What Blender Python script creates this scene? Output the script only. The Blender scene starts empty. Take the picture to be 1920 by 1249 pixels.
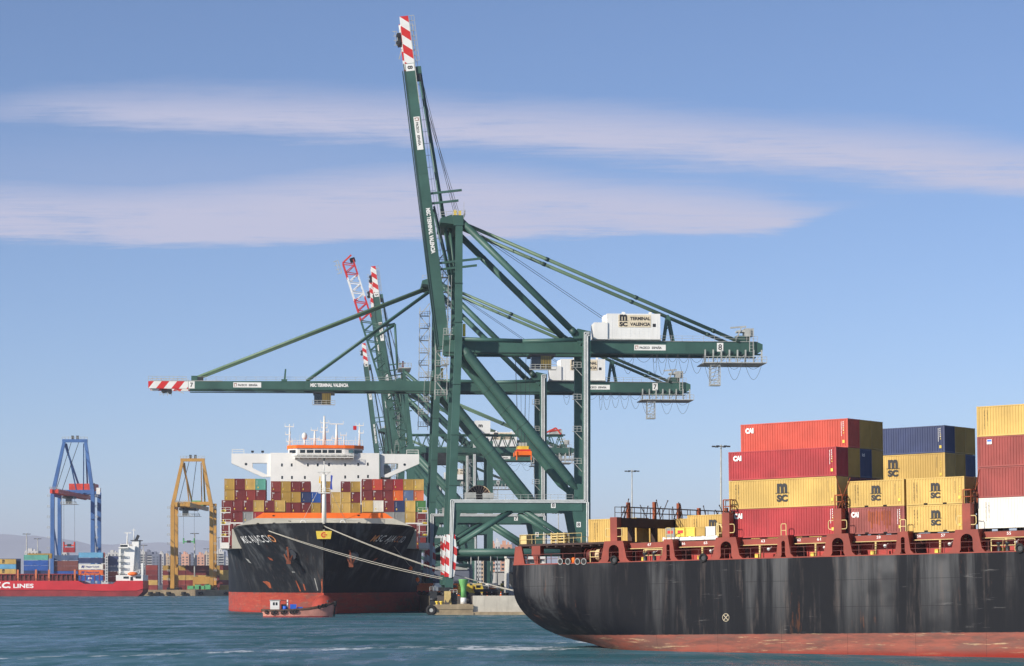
import bpy, math, random
from mathutils import Vector, Matrix
random.seed(7)
V = Vector
scene = bpy.context.scene
COL = scene.collection

# ---------------------------------------------------------------- camera, sky, sun, exposure
cam_data = bpy.data.cameras.new("camera")
cam = bpy.data.objects.new("camera", cam_data); COL.objects.link(cam)
cam.location = (0, 0, 7); cam.rotation_euler = (math.radians(90), 0, 0)
cam_data.sensor_width = 36; cam_data.lens = 90; cam_data.shift_y = 0.2435
cam_data.clip_start = 1; cam_data.clip_end = 60000
scene.camera = cam
vs = scene.view_settings
vs.view_transform = 'Standard'; vs.look = 'None'; vs.gamma = 1; vs.exposure = .08

SUN_EL = math.radians(24); SUN_DIR = V((-.78, -.62, 0)).normalized()
SUN_VEC = V((SUN_DIR.x*math.cos(SUN_EL), SUN_DIR.y*math.cos(SUN_EL), math.sin(SUN_EL)))
sd = bpy.data.lights.new("sun", 'SUN'); sd.energy = 5.0; sd.angle = math.radians(.5); sd.color = (1, .93, .82)
sun = bpy.data.objects.new("sun", sd); COL.objects.link(sun)
sun.rotation_euler = (-SUN_VEC).to_track_quat('-Z', 'Y').to_euler(); sun.location = (-300, -200, 300)

W = bpy.data.worlds.new("World"); scene.world = W; W.use_nodes = True
nt = W.node_tree; nt.nodes.clear()
class NT:
    def __init__(s, tree): s.t = tree
    def n(s, typ, **kw):
        nd = s.t.nodes.new(typ)
        for k, v in kw.items():
            if k in nd.inputs and not hasattr(nd, k): nd.inputs[k].default_value = v
            else: setattr(nd, k, v)
        return nd
    def l(s, a, b): s.t.links.new(a, b)
    def math(s, op, a, b=None, c=None, clamp=False):
        nd = s.t.nodes.new('ShaderNodeMath'); nd.operation = op; nd.use_clamp = clamp
        for i, x in enumerate((a, b, c)):
            if x is None: continue
            if isinstance(x, (int, float)): nd.inputs[i].default_value = x
            else: s.t.links.new(x, nd.inputs[i])
        return nd.outputs[0]
    def step(s, x, a, b):
        nd = s.t.nodes.new('ShaderNodeMapRange'); nd.interpolation_type = 'SMOOTHSTEP'
        for i, q in enumerate((x, a, b)):
            if isinstance(q, (int, float)): nd.inputs[i].default_value = q
            else: s.t.links.new(q, nd.inputs[i])
        return nd.outputs[0]
    def curve(s, x, pts):
        nd = s.t.nodes.new('ShaderNodeFloatCurve'); cu = nd.mapping.curves[0]
        while len(cu.points) > 2: cu.points.remove(cu.points[1])
        cu.points[0].location = pts[0]; cu.points[1].location = pts[-1]
        for p in pts[1:-1]: cu.points.new(*p)
        nd.mapping.update(); s.t.links.new(x, nd.inputs['Value']); return nd.outputs[0]
    def noise(s, vec, scale, detail=3, rough=.5, dist=0):
        nd = s.t.nodes.new('ShaderNodeTexNoise')
        nd.inputs['Scale'].default_value = scale; nd.inputs['Detail'].default_value = detail
        nd.inputs['Roughness'].default_value = rough; nd.inputs['Distortion'].default_value = dist
        s.t.links.new(vec, nd.inputs['Vector']); return nd.outputs['Fac']
    def mix(s, f, a, b, blend='MIX'):
        nd = s.t.nodes.new('ShaderNodeMix'); nd.data_type = 'RGBA'; nd.blend_type = blend
        for i, q in ((0, f), (6, a), (7, b)):
            if isinstance(q, (int, float)): nd.inputs[i].default_value = q
            elif isinstance(q, (tuple, list)): nd.inputs[i].default_value = tuple(q)[:3] + (1,)
            else: s.t.links.new(q, nd.inputs[i])
        return nd.outputs[2]
    def mapping(s, vec, scale=(1, 1, 1), rot=(0, 0, 0), loc=(0, 0, 0)):
        nd = s.t.nodes.new('ShaderNodeMapping')
        nd.inputs['Scale'].default_value = scale; nd.inputs['Rotation'].default_value = rot; nd.inputs['Location'].default_value = loc
        s.t.links.new(vec, nd.inputs['Vector']); return nd.outputs[0]

w = NT(nt)
sky = w.n('ShaderNodeTexSky', sky_type='NISHITA', sun_disc=False, sun_elevation=SUN_EL,
          sun_rotation=math.atan2(SUN_DIR.x, SUN_DIR.y) % (2*math.pi), altitude=0, air_density=.62, dust_density=.25, ozone_density=3.4)
bg = w.n('ShaderNodeBackground'); bg.inputs['Strength'].default_value = .122
w.l(w.mix(1.0, sky.outputs[0], (1.0, .965, 1.0), 'MULTIPLY'), bg.inputs['Color'])       # white balance of the photograph
# thin cirrus bands: a cloud deck looked up by direction (bearing and slope above the horizon)
tc = w.n('ShaderNodeTexCoord'); sx = w.n('ShaderNodeSeparateXYZ'); w.l(tc.outputs['Generated'], sx.inputs[0])
yy = w.math('MAXIMUM', sx.outputs['Y'], .05)
U = w.math('ADD', w.math('MULTIPLY', w.math('DIVIDE', sx.outputs['X'], yy), 2.5), .5)     # 0..1 across +-11 degrees of bearing
Vv = w.math('MULTIPLY', w.math('DIVIDE', sx.outputs['Z'], yy), 4.0)                         # slope above horizon
cv = w.n('ShaderNodeCombineXYZ'); w.l(U, cv.inputs[0]); w.l(Vv, cv.inputs[1])
soft = w.noise(w.mapping(cv.outputs[0], (2.2, 9, 1), (0, 0, .06)), 1.6, 6, .62, .6)
fib = w.noise(w.mapping(cv.outputs[0], (9, 150, 1), (0, 0, -.035)), 1.5, 6, .75, .8)
fine = w.math('ADD', w.math('MULTIPLY', w.noise(w.mapping(cv.outputs[0], (5, 60, 1), (0, 0, -.05)), 1.5, 5, .7, .3), .6), w.math('MULTIPLY', fib, .4))
wob = w.math('ADD', w.math('MULTIPLY', w.math('SUBTRACT', soft, .5), .055), w.math('MULTIPLY', w.math('SUBTRACT', fine, .5), .05))
V2 = w.math('ADD', Vv, wob)
def el(y): return (1092-y)/4800*4.0
def pt(x, y): return ((x-960)/4800*2.5+.5, el(y))
def band(top, bot, st, sb, amp):
    t = w.curve(U, [pt(*p) for p in top]); b = w.curve(U, [pt(*p) for p in bot])
    a = w.step(w.math('SUBTRACT', t, V2), -st*.25, st); c = w.step(w.math('SUBTRACT', V2, b), -sb*.3, sb)
    return w.math('MULTIPLY', w.math('MULTIPLY', a, c), amp)
b1 = band([(-60, 330), (300, 332), (620, 308), (850, 298), (1100, 316), (1400, 342), (1590, 380), (1985, 380)],
          [(-60, 456), (620, 458), (1100, 454), (1350, 446), (1500, 426), (1610, 390), (1985, 392)], .055, .016, 1.0)
b2 = band([(-60, 190), (200, 158), (700, 166), (1100, 186), (1500, 216), (1700, 228), (1985, 268)],
          [(-60, 225), (200, 242), (600, 270), (900, 288), (1200, 310), (1500, 338), (1700, 356), (1985, 378)], .06, .035, 1.0)
b3 = band([(-60, 250), (500, 240), (900, 270), (1300, 330), (1985, 360)], [(-60, 400), (500, 400), (900, 350), (1250, 345), (1985, 350)], .2, .1, .5)
cm = w.math('MAXIMUM', w.math('MAXIMUM', b1, b2), b3)
tex = w.math('ADD', w.math('MULTIPLY', soft, .75), w.math('MULTIPLY', fine, .8))
cm = w.math('MULTIPLY', cm, w.step(w.math('ADD', tex, w.math('MULTIPLY', w.math('SUBTRACT', fib, .5), .5)), .22, .86))
cm = w.math('MULTIPLY', cm, w.step(sx.outputs['Y'], .05, .3), None, True)
bgc = w.n('ShaderNodeBackground'); bgc.inputs['Color'].default_value = (.515, .53, .70, 1); bgc.inputs['Strength'].default_value = 1.0
mx = w.n('ShaderNodeMixShader'); w.l(cm, mx.inputs[0]); w.l(bg.outputs[0], mx.inputs[1]); w.l(bgc.outputs[0], mx.inputs[2])
out = w.n('ShaderNodeOutputWorld'); w.l(mx.outputs[0], out.inputs['Surface'])

# ---------------------------------------------------------------- colours and procedural materials
def c255(r, g, b):
    f = lambda v: (v/255/12.92) if v/255 <= .04045 else ((v/255+.055)/1.055)**2.4
    return (f(r), f(g), f(b))
MATS = {}
def paint(name, rgb, rough=.5, var=.25, scale=.35, streak=.3, rust=0, rustcol=(120, 62, 30), metal=0, stretch=.12, bump=0):
    """weathered paint: broad blotches, vertical run-off streaks and optional rust patches, all in the object's own space"""
    m = bpy.data.materials.new(name); m.use_nodes = True; MATS[name] = m
    t = NT(m.node_tree); bs = m.node_tree.nodes['Principled BSDF']
    bs.inputs['Roughness'].default_value = rough; bs.inputs['Metallic'].default_value = metal
    base = c255(*rgb)
    tcn = t.n('ShaderNodeTexCoord'); oi = t.n('ShaderNodeObjectInfo')
    off = t.n('ShaderNodeVectorMath', operation='ADD'); t.l(tcn.outputs['Object'], off.inputs[0])
    rv = t.n('ShaderNodeCombineXYZ'); r9 = t.math('MULTIPLY', oi.outputs['Random'], 90); t.l(r9, rv.inputs[0]); t.l(r9, rv.inputs[1]); t.l(rv.outputs[0], off.inputs[1])
    vec = off.outputs[0]
    blot = t.noise(vec, scale, 5, .6)
    col = t.mix(t.step(blot, .3, .72), [x*(1-var) for x in base], [min(1, x*(1+var*.7)+.006) for x in base])
    if streak:
        st = t.noise(t.mapping(vec, (1, 1, stretch)), scale*6, 4, .65)
        col = t.mix(t.math('MULTIPLY', t.step(st, .5, .8), streak), col, [x*.45+.01 for x in base])
    if rust:
        rn = t.noise(t.mapping(vec, (1, 1, .45)), scale*3.2, 6, .7)
        col = t.mix(t.math('MULTIPLY', t.step(rn, .66-.18*rust, .74-.1*rust), min(1, rust*1.5)), col, c255(*rustcol))
    t.l(col, bs.inputs['Base Color'])
    if bump:
        bp = t.n('ShaderNodeBump'); bp.inputs['Strength'].default_value = bump; bp.inputs['Distance'].default_value = .05
        t.l(t.noise(vec, scale*5, 4), bp.inputs['Height']); t.l(bp.outputs[0], bs.inputs['Normal'])
    return m

GREEN = (56, 93, 82)
for a in [
    ('crane_green', GREEN, .5, .24, .1, .32, .07), ('dark_green', (30, 62, 54), .5, .2, .2, .2), ('stay_green', (94, 120, 94), .5, .2, .1, .2),
    ('galvanised', (176, 176, 170), .5, .2, .6, .2), ('conduit_grey', (206, 208, 205), .45, .15, .5, .2), ('dark_steel', (42, 44, 46), .5, .3, .5, .2),
    ('white_paint', (232, 230, 224), .5, .06, .15, .12, .05), ('sign_white', (235, 233, 226), .5, .05, .3, 0), ('cream_panel', (226, 210, 180), .6, .12, .4, .35, .12, (190, 140, 80)),
    ('lettering_black', (28, 28, 32), .6, .1, 1, 0), ('lettering_white', (236, 234, 230), .6, .06, 1, 0), ('lettering_cream', (205, 190, 160), .6, .2, 1, .3), ('lettering_blue', (30, 44, 130), .6, .1, 1, 0),
    ('hazard_red', (205, 40, 36), .5, .12, .4, .15), ('orange_paint', (250, 112, 18), .55, .12, .4, .25), ('safety_yellow', (232, 200, 70), .5, .15, .6, .2),
    ('deck_red', (138, 49, 29), .6, .22, .4, .35, .06, (80, 40, 28)), ('coaming_red', (172, 46, 34), .55, .2, .4, .35), ('dark_red_steel', (98, 36, 28), .65, .25, .4, .4),
    ('brown_steel', (58, 32, 24), .7, .3, .6, .4), ('rust_orange', (150, 72, 34), .8, .35, .8, .3), ('rail_yellow', (204, 178, 116), .55, .2, .8, .2),
    ('rope', (205, 198, 182), .9, .15, 3, 0), ('rope_reel', (214, 186, 150), .9, .2, 2, .3), ('rubber', (24, 24, 25), .8, .3, 2, 0), ('glass_dark', (26, 34, 40), .12, .3, .5, 0), ('glass_teal', (70, 105, 112), .15, .3, .5, 0),
    ('cabin_amber', (128, 108, 46), .3, .2, .6, 0), ('ship_grey', (186, 182, 168), .6, .12, .3, .25, .03), ('concrete', (196, 188, 172), .85, .14, .3, .45), ('old_concrete', (158, 140, 112), .9, .25, .5, .6, .22, (96, 66, 42)),
    ('asphalt', (88, 84, 82), .9, .2, .2, 0), ('marker_green', (108, 170, 96), .45, .1, .4, .15), ('blue_paint', (58, 100, 158), .5, .16, .12, .25), ('gantry_yellow', (188, 140, 60), .5, .18, .12, .3),
    ('crane_red', (208, 62, 40), .5, .2, .2, .3), ('hull_red', (196, 22, 34), .5, .12, .12, .15), ('hull_maroon', (140, 30, 34), .6, .3, .15, .5, .08, (200, 190, 180)), ('spreader_green', (92, 168, 110), .5, .2, .5, .2),
    ('wood_pink', (198, 134, 116), .75, .2, .5, .45, .12, (110, 60, 40)), ('wood_dark', (86, 62, 48), .8, .3, .8, .3), ('tarp_blue', (28, 92, 196), .5, .15, .8, .1),
    ('city_white', (196, 194, 190), .8, .08, .05, .1), ('city_grey', (110, 116, 132), .8, .12, .05, .1), ('city_pink', (206, 156, 130), .8, .1, .05, .1), ('city_tan', (196, 172, 142), .8, .1, .05, .1), ('window_dark', (52, 58, 70), .3, .2, .1, 0),
    ('anchor_rust', (128, 66, 38), .8, .3, 1, .2), ('flag_yellow', (226, 178, 40), .8, .1, 1, 0), ('flag_blue', (40, 70, 170), .8, .1, 1, 0), ('flag_red', (190, 30, 34), .8, .1, 1, 0),
    ('bolster_grey', (62, 64, 68), .5, .15, .5, .2), ('rust_faded', (214, 140, 84), .8, .2, 1, 0), ('mast_cream', (228, 226, 218), .5, .08, .3, .15),
    # containers
    ('box_yellow', (204, 168, 90), .6, .18, .25, .3, .07, (140, 100, 50)), ('box_mustard', (178, 142, 62), .6, .16, .3, .25), ('box_red', (168, 44, 48), .6, .22, .25, .32, .05, (110, 40, 34)), ('box_orangered', (196, 74, 54), .55, .16, .3, .25, .16, (120, 40, 30)),
    ('box_maroon', (118, 40, 40), .55, .18, .3, .25), ('box_brick', (146, 58, 50), .55, .2, .3, .3, .05), ('box_rusty', (150, 76, 68), .65, .25, .5, .5, .3, (92, 54, 36)), ('box_white', (228, 222, 208), .55, .08, .3, .25, .04, (190, 140, 100)),
    ('box_navy', (44, 58, 100), .5, .2, .3, .25), ('box_blue', (36, 84, 160), .5, .14, .3, .2), ('box_teal', (96, 164, 146), .5, .14, .3, .25), ('box_orange', (222, 104, 34), .55, .12, .3, .2), ('box_salmon', (206, 112, 66), .6, .15, .3, .25),
    ('box_bluegrey', (96, 116, 150), .55, .18, .3, .35), ('box_lightblue', (104, 164, 196), .55, .12, .3, .2), ('box_green', (72, 122, 66), .6, .2, .3, .3), ('box_brown', (116, 62, 54), .6, .18, .3, .3), ('box_grey', (150, 150, 146), .6, .2, .3, .5, .1), ('box_slate', (74, 94, 124), .55, .2, .3, .3),
    ('pocket_dark', (18, 14, 12), .9, .2, 1, 0)]:
    paint(*a)

def two_tone_hull(name, zsplit, upper, lower, marks, diag=0.0, rust=.5, su=1.0, scr=.8):
    """black topsides over red boot-topping: the paint line lies at a height of the hull itself"""
    m = bpy.data.materials.new(name); m.use_nodes = True; MATS[name] = m
    t = NT(m.node_tree); bs = m.node_tree.nodes['Principled BSDF']; bs.inputs['Roughness'].default_value = .6; bs.inputs['Specular IOR Level'].default_value = .14
    tcn = t.n('ShaderNodeTexCoord'); v = tcn.outputs['Object']; sp = t.n('ShaderNodeSeparateXYZ'); t.l(v, sp.inputs[0])
    z = sp.outputs['Z']
    sv = t.mapping(v, (1, 1, .06), (0, diag, 0))
    s1 = t.noise(sv, .32*su, 6, .62); s2 = t.noise(t.mapping(v, (1, 1, .12), (0, diag, 0)), 1.3*su, 5, .65); bl = t.noise(v, .09, 4, .6)
    run = t.step(z, zsplit-3, zsplit+7); up = t.mix(t.math('MULTIPLY', t.step(s1, .47, .66), run), c255(*upper), c255(*marks))
    up = t.mix(t.math('MULTIPLY', t.step(s2, .52, .74), .4), up, c255(marks[0]*1.2, marks[1]*1.08, marks[2]))
    up = t.mix(t.math('MULTIPLY', t.step(bl, .48, .62), .75), up, c255(*upper))
    rn = t.noise(t.mapping(v, (1, 1, .16), (0, diag, 0)), .8*su, 6, .7)
    up = t.mix(t.math('MULTIPLY', t.step(rn, .61, .7), rust), up, c255(130, 78, 44))
    lo = t.mix(t.step(t.noise(t.mapping(v, (.25, .25, 1.6)), 1.0, 6, .7), .35, .7), c255(*lower), c255(lower[0]*(1-.38*scr), lower[1]*.84, lower[2]*.9))
    lo = t.mix(t.math('MULTIPLY', t.step(t.noise(t.mapping(v, (.12, .12, .5)), 1.0, 5, .7), .5, .62), .6), lo, c255(112, 84, 76))
    lo = t.mix(t.math('MULTIPLY', t.step(t.noise(t.mapping(v, (.16, .16, 2.6)), 1.1, 6, .78), .57, .66), scr), lo, c255(196, 168, 130))
    edge = t.math('ADD', z, t.math('MULTIPLY', t.math('SUBTRACT', t.noise(v, 1.5, 3), .5), .12))
    lo = t.mix(t.step(t.math('SUBTRACT', .7, z), 0, .9), lo, c255(lower[0]*.9, lower[1]*.5, lower[2]*.45))
    col = t.mix(t.step(edge, zsplit-.04, zsplit+.04), lo, up)
    # scrapes from fenders and tugs, then plate seams
    sc = t.step(t.noise(t.mapping(v, (.16, .16, 1.3), (0, .08, 0), (7, 3, 1)), .9, 6, .75), .63, .7); up = t.mix(t.math('MULTIPLY', sc, .5*scr), up, c255(120, 118, 116)); col = t.mix(t.step(edge, zsplit-.04, zsplit+.04), lo, up)
    vs_ = t.math('LESS_THAN', t.math('FRACT', t.math('DIVIDE', sp.outputs['X'], 7.3)), .006); col = t.mix(t.math('MULTIPLY', vs_, .45), col, c255(20, 20, 22))
    for dz in (2.6, 5.2):
        seam = t.math('LESS_THAN', t.math('ABSOLUTE', t.math('SUBTRACT', z, zsplit+dz)), .03)
        col = t.mix(t.math('MULTIPLY', seam, .5), col, c255(24, 24, 26))
    t.l(col, bs.inputs['Base Color'])
    bp = t.n('ShaderNodeBump'); bp.inputs['Strength'].default_value = .5; bp.inputs['Distance'].default_value = .14
    t.l(t.noise(t.mapping(v, (1, 1, .5)), .45, 3), bp.inputs['Height']); t.l(bp.outputs[0], bs.inputs['Normal'])

def striped(name, ca, cb, period, ax='X', slant=1.0):
    """red and white hazard bands painted aslant along one axis of the object"""
    m = bpy.data.materials.new(name); m.use_nodes = True; MATS[name] = m
    t = NT(m.node_tree); bs = m.node_tree.nodes['Principled BSDF']; bs.inputs['Roughness'].default_value = .5
    tcn = t.n('ShaderNodeTexCoord'); sp = t.n('ShaderNodeSeparateXYZ'); t.l(tcn.outputs['Object'], sp.inputs[0])
    o = 'Z' if ax == 'X' else 'X'
    q = t.math('ADD', sp.outputs[ax], t.math('MULTIPLY', sp.outputs[o], slant))
    f = t.math('LESS_THAN', t.math('FRACT', t.math('DIVIDE', q, period)), .5)
    ns = t.noise(tcn.outputs['Object'], .6, 4)
    col = t.mix(f, c255(*ca), c255(*cb)); col = t.mix(t.math('MULTIPLY', t.step(ns, .45, .8), .25), col, c255(150, 120, 110))
    t.l(col, bs.inputs['Base Color'])
striped('boom_stripes', (232, 230, 224), (206, 38, 34), 4.0, 'X', .8)
striped('leg_stripes', (232, 230, 224), (206, 38, 34), 3.4, 'Z', .7)
striped('lattice_stripes', (228, 228, 226), (200, 40, 38), 14.0, 'X', 0)

# ---------------------------------------------------------------- mesh builder
class MB:
    def __init__(s, mat=None): s.v = []; s.f = []; s.fm = []; s.fs = []; s.cur = mat; s.T = None; s.cuts = []
    def cut(s): s.cuts.append((len(s.v), len(s.f))); return s          # the next shapes form a piece of their own
    def m(s, name): s.cur = name; return s
    def add(s, vs_, fs_, smooth=False):
        o = len(s.v)
        s.v += [tuple(s.T @ V(p)) for p in vs_] if s.T else [tuple(p) for p in vs_]
        for f in fs_: s.f.append([o+i for i in f]); s.fm.append(s.cur); s.fs.append(smooth)
        return s
    def hexa(s, p): return s.add(p, [(0, 3, 2, 1), (4, 5, 6, 7), (0, 1, 5, 4), (1, 2, 6, 5), (2, 3, 7, 6), (3, 0, 4, 7)])
    def box(s, x0, x1, y0, y1, z0, z1):
        return s.hexa([(x0, y0, z0), (x1, y0, z0), (x1, y1, z0), (x0, y1, z0), (x0, y0, z1), (x1, y0, z1), (x1, y1, z1), (x0, y1, z1)])
    def frame(s, p0, p1, up):
        d = (p1-p0).normalized(); u = V(up)
        if abs(d.dot(u)) > .98: u = V((1, 0, 0)) if abs(d.x) < .9 else V((0, 0, 1))
        a = d.cross(u).normalized(); return d, a, a.cross(d).normalized()
    def beam(s, p0, p1, w, h, w1=None, h1=None, up=(0, 0, 1)):
        p0, p1 = V(p0), V(p1); w1 = w if w1 is None else w1; h1 = h if h1 is None else h1
        d, a, b = s.frame(p0, p1, up)
        q = [p0-a*w/2-b*h/2, p0+a*w/2-b*h/2, p0+a*w/2+b*h/2, p0-a*w/2+b*h/2, p1-a*w1/2-b*h1/2, p1+a*w1/2-b*h1/2, p1+a*w1/2+b*h1/2, p1-a*w1/2+b*h1/2]
        return s.hexa(q)
    def tube(s, p0, p1, r, r1=None, n=8, caps=True):
        p0, p1 = V(p0), V(p1); r1 = r if r1 is None else r1
        if (p1-p0).length < 1e-6: return s
        d, a, b = s.frame(p0, p1, (0, 0, 1)); q = []
        for p, rr in ((p0, r), (p1, r1)):
            for i in range(n):
                t = 2*math.pi*i/n; q.append(p+a*math.cos(t)*rr+b*math.sin(t)*rr)
        s.add(q, [(i, (i+1) % n, n+(i+1) % n, n+i) for i in range(n)], n > 5)
        if caps: o = len(s.v)-2*n; [s._cap([o+i for i in range(n)][::-1]), s._cap([o+n+i for i in range(n)])]
        return s
    def _cap(s, f): s.f.append(f); s.fm.append(s.cur); s.fs.append(False)
    def path(s, pts, r, n=5):
        for a, b in zip(pts[:-1], pts[1:]): s.tube(a, b, r, None, n, False)
        return s
    def strut(s, pts, w):
        for a, b in zip(pts[:-1], pts[1:]): s.beam(a, b, w, w)
        return s
    def prism(s, poly, a0, a1, ax='y'):
        n = len(poly)
        g = {'y': lambda p, a: (p[0], a, p[1]), 'z': lambda p, a: (p[0], p[1], a), 'x': lambda p, a: (a, p[0], p[1])}[ax]
        q = [g(p, a0) for p in poly]+[g(p, a1) for p in poly]
        return s.add(q, [tuple(range(n)), tuple(range(n, 2*n))[::-1]]+[(i, n+i, n+(i+1) % n, (i+1) % n) for i in range(n)])
    def lathe(s, prof, cen=(0, 0, 0), n=20):
        c = V(cen); q = []
        for r, z in prof:
            for i in range(n): t = 2*math.pi*i/n; q.append(c+V((r*math.cos(t), r*math.sin(t), z)))
        f = [(k*n+i, k*n+(i+1) % n, (k+1)*n+(i+1) % n, (k+1)*n+i) for k in range(len(prof)-1) for i in range(n)]
        s.add(q, f, True); o = len(s.v)-len(q); s._cap([o+i for i in range(n)][::-1]); s._cap([o+(len(prof)-1)*n+i for i in range(n)]); return s
    def ball(s, c, r, n=8, sc=(1, 1, 1)):
        q = []; fs_ = []; c = V(c)
        for j in range(n//2+1):
            p = math.pi*j/(n//2)
            for i in range(n): t = 2*math.pi*i/n; q.append(c+V((r*sc[0]*math.sin(p)*math.cos(t), r*sc[1]*math.sin(p)*math.sin(t), r*sc[2]*math.cos(p))))
        for j in range(n//2):
            for i in range(n): fs_.append((j*n+i, (j+1)*n+i, (j+1)*n+(i+1) % n, j*n+(i+1) % n))
        return s.add(q, fs_, True)
    def torus(s, c, axis, R, r, n=16, k=6):
        c = V(c); d, a, b = s.frame(V((0, 0, 0)), V(axis), (0, 0, 1)); q = []; fs_ = []
        for i in range(n):
            t = 2*math.pi*i/n; e = a*math.cos(t)+b*math.sin(t)
            for j in range(k): u = 2*math.pi*j/k; q.append(c+e*(R+r*math.cos(u))+d*r*math.sin(u))
        for i in range(n):
            for j in range(k): fs_.append((i*k+j, ((i+1) % n)*k+j, ((i+1) % n)*k+(j+1) % k, i*k+(j+1) % k))
        return s.add(q, fs_, True)
    def rail(s, pts, h, r, step=3.0, n=4, mid=True):
        """guard rail: posts, top rail, knee rail"""
        up = V((0, 0, h))
        for a, b in zip(pts[:-1], pts[1:]):
            a, b = V(a), V(b); s.beam(a+up, b+up, r*2, r*2)
            if mid: s.beam(a+up*.5, b+up*.5, r*1.6, r*1.6)
            k = max(1, int((b-a).length/step))
            for i in range(k+1): p = a.lerp(b, i/k); s.beam(p, p+up, r*2, r*2)
        return s
    def text(s, st, o, ex, ez, w=None, h=1.0, bold=.03, shear=0, sp=1.0):
        vs_, fs_ = glyphs(st, bold, shear, sp); o, ex, ez = V(o), V(ex).normalized(), V(ez).normalized()
        x1 = max(p[0] for p in vs_); y1 = max(p[1] for p in vs_); kx = h/y1 if w is None else w/x1
        nrm = ex.cross(ez)
        return s.add([o+ex*p[0]*kx+ez*p[1]*h/y1 for p in vs_], fs_)
    def build(s, name, parent=None, M=None):
        if s.cuts:
            ends = sorted(set([(0, 0)]+s.cuts+[(len(s.v), len(s.f))])); o = None
            for (v0, f0), (v1, f1) in zip(ends[:-1], ends[1:]):
                k = MB(); k.v = s.v[v0:v1]; k.f = [[i-v0 for i in f] for f in s.f[f0:f1]]; k.fm = s.fm[f0:f1]; k.fs = s.fs[f0:f1]
                if k.f: o = k.build(name, parent, M)
            return o
        me = bpy.data.meshes.new(name); me.from_pydata(s.v, [], s.f)
        names = list(dict.fromkeys(s.fm))
        for q in names: me.materials.append(MATS[q])
        ix = {q: i for i, q in enumerate(names)}
        me.polygons.foreach_set('material_index', [ix[q] for q in s.fm]); me.polygons.foreach_set('use_smooth', s.fs); me.update()
        return link(name, me, parent, M)
def link(name, me, parent=None, M=None):
    o = bpy.data.objects.new(name, me); COL.objects.link(o)
    if parent is not None: o.parent = parent
    if M is not None: o.matrix_basis = M
    return o
_gl = {}
def glyphs(st, bold, shear, sp):
    k = (st, bold, shear, sp)
    if k not in _gl:
        cu = bpy.data.curves.new('t', 'FONT'); cu.body = st; cu.offset = bold; cu.shear = shear; cu.space_character = sp; cu.resolution_u = 3
        ob = bpy.data.objects.new('t', cu); COL.objects.link(ob); dg = bpy.context.evaluated_depsgraph_get()
        me = bpy.data.meshes.new_from_object(ob.evaluated_get(dg))
        x0 = min(v.co.x for v in me.vertices); y0 = min(v.co.y for v in me.vertices)
        _gl[k] = ([(v.co.x-x0, v.co.y-y0) for v in me.vertices], [tuple(p.vertices) for p in me.polygons])
        bpy.data.objects.remove(ob); bpy.data.meshes.remove(me); bpy.data.curves.remove(cu)
    return _gl[k]
def tag(o, label, cat, group=None):
    o['label'] = label; o['category'] = cat
    if group: o['group'] = group
    return o
def struct(o, kind='structure'): o['kind'] = kind; return o
def thing(name, label, cat, M=None, group=None):
    o = link(name, None, None, M or Matrix()); o.empty_display_size = 1; return tag(o, label, cat, group)
def TR(loc, rz=0): return Matrix.Translation(loc) @ Matrix.Rotation(rz, 4, 'Z')
def world(px, py, depth): return V(((px-960)/4800*depth, depth, 7+(1092-py)/4800*depth))
ORD = ['first', 'second', 'third', 'fourth', 'fifth', 'sixth', 'seventh', 'eighth', 'ninth', 'tenth']

# ---------------------------------------------------------------- shipping containers
_cm = {}
def container_mesh(L, H, mat, pockets):
    k = (L, H, mat, pockets)
    if k in _cm: return _cm[k]
    b = MB(mat); Wd = 2.44; p = .14
    for x in (0, L-p):
        for y in (0, Wd-p): b.box(x, x+p, y, y+p, .12, H-.12)
    for x in (-.005, L-.175):
        for y in (-.005, Wd-.165):
            for z in (0, H-.118): b.box(x, x+.18, y, y+.17, z, z+.118)
    for y in (.01, Wd-.09):
        b.box(.175, L-.175, y, y+.08, H-.115, H-.01); b.box(.175, L-.175, y, y+.08, .01, .15)
    for x in (.01, L-.09):
        b.box(x, x+.08, .165, Wd-.165, H-.125, H-.01); b.box(x, x+.08, .165, Wd-.165, .01, .15)
    def corr(n0, span, put):
        per = span/n0; prof = []
        for i in range(n0):
            x = i*per
            prof += [(x, 0), (x+per*.32, 0), (x+per*.5, 1), (x+per*.82, 1)]
        prof.append((span, 0)); q = []
        for z in (.15, H-.115):
            for u, d in prof: q.append(put(u, d, z))
        n = len(prof); b.add(q, [(i, i+1, n+i+1, n+i) for i in range(n-1)])
    nl = int((L-.28)/.28); d = .045
    corr(nl, L-.28, lambda u, e, z: (.14+u, .03+d*e, z)); corr(nl, L-.28, lambda u, e, z: (.14+u, Wd-.03-d*e, z))
    corr(8, Wd-.28, lambda u, e, z: (.03+d*e, .14+u, z)); corr(8, Wd-.28, lambda u, e, z: (L-.03-d*e, .14+u, z))
    b.add([(.02, .02, H-.03), (L-.02, .02, H-.03), (L-.02, Wd-.02, H-.03), (.02, Wd-.02, H-.03)], [(0, 1, 2, 3)])
    b.add([(.02, .02, .1), (L-.02, .02, .1), (L-.02, Wd-.02, .1), (.02, Wd-.02, .1)], [(3, 2, 1, 0)])
    if pockets:
        b.m('pocket_dark')
        for x in (L*.33, L*.66): b.box(x-.2, x+.2, -.004, .3, .02, .16)
    o = b.build('container', None); me = o.data; bpy.data.objects.remove(o); _cm[k] = me; return me
def container(M, L, H, mat, label, group, pockets=False):
    o = link('shipping_container', container_mesh(L, H, mat, pockets), None, M); return tag(o, label, 'container', group)
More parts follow.
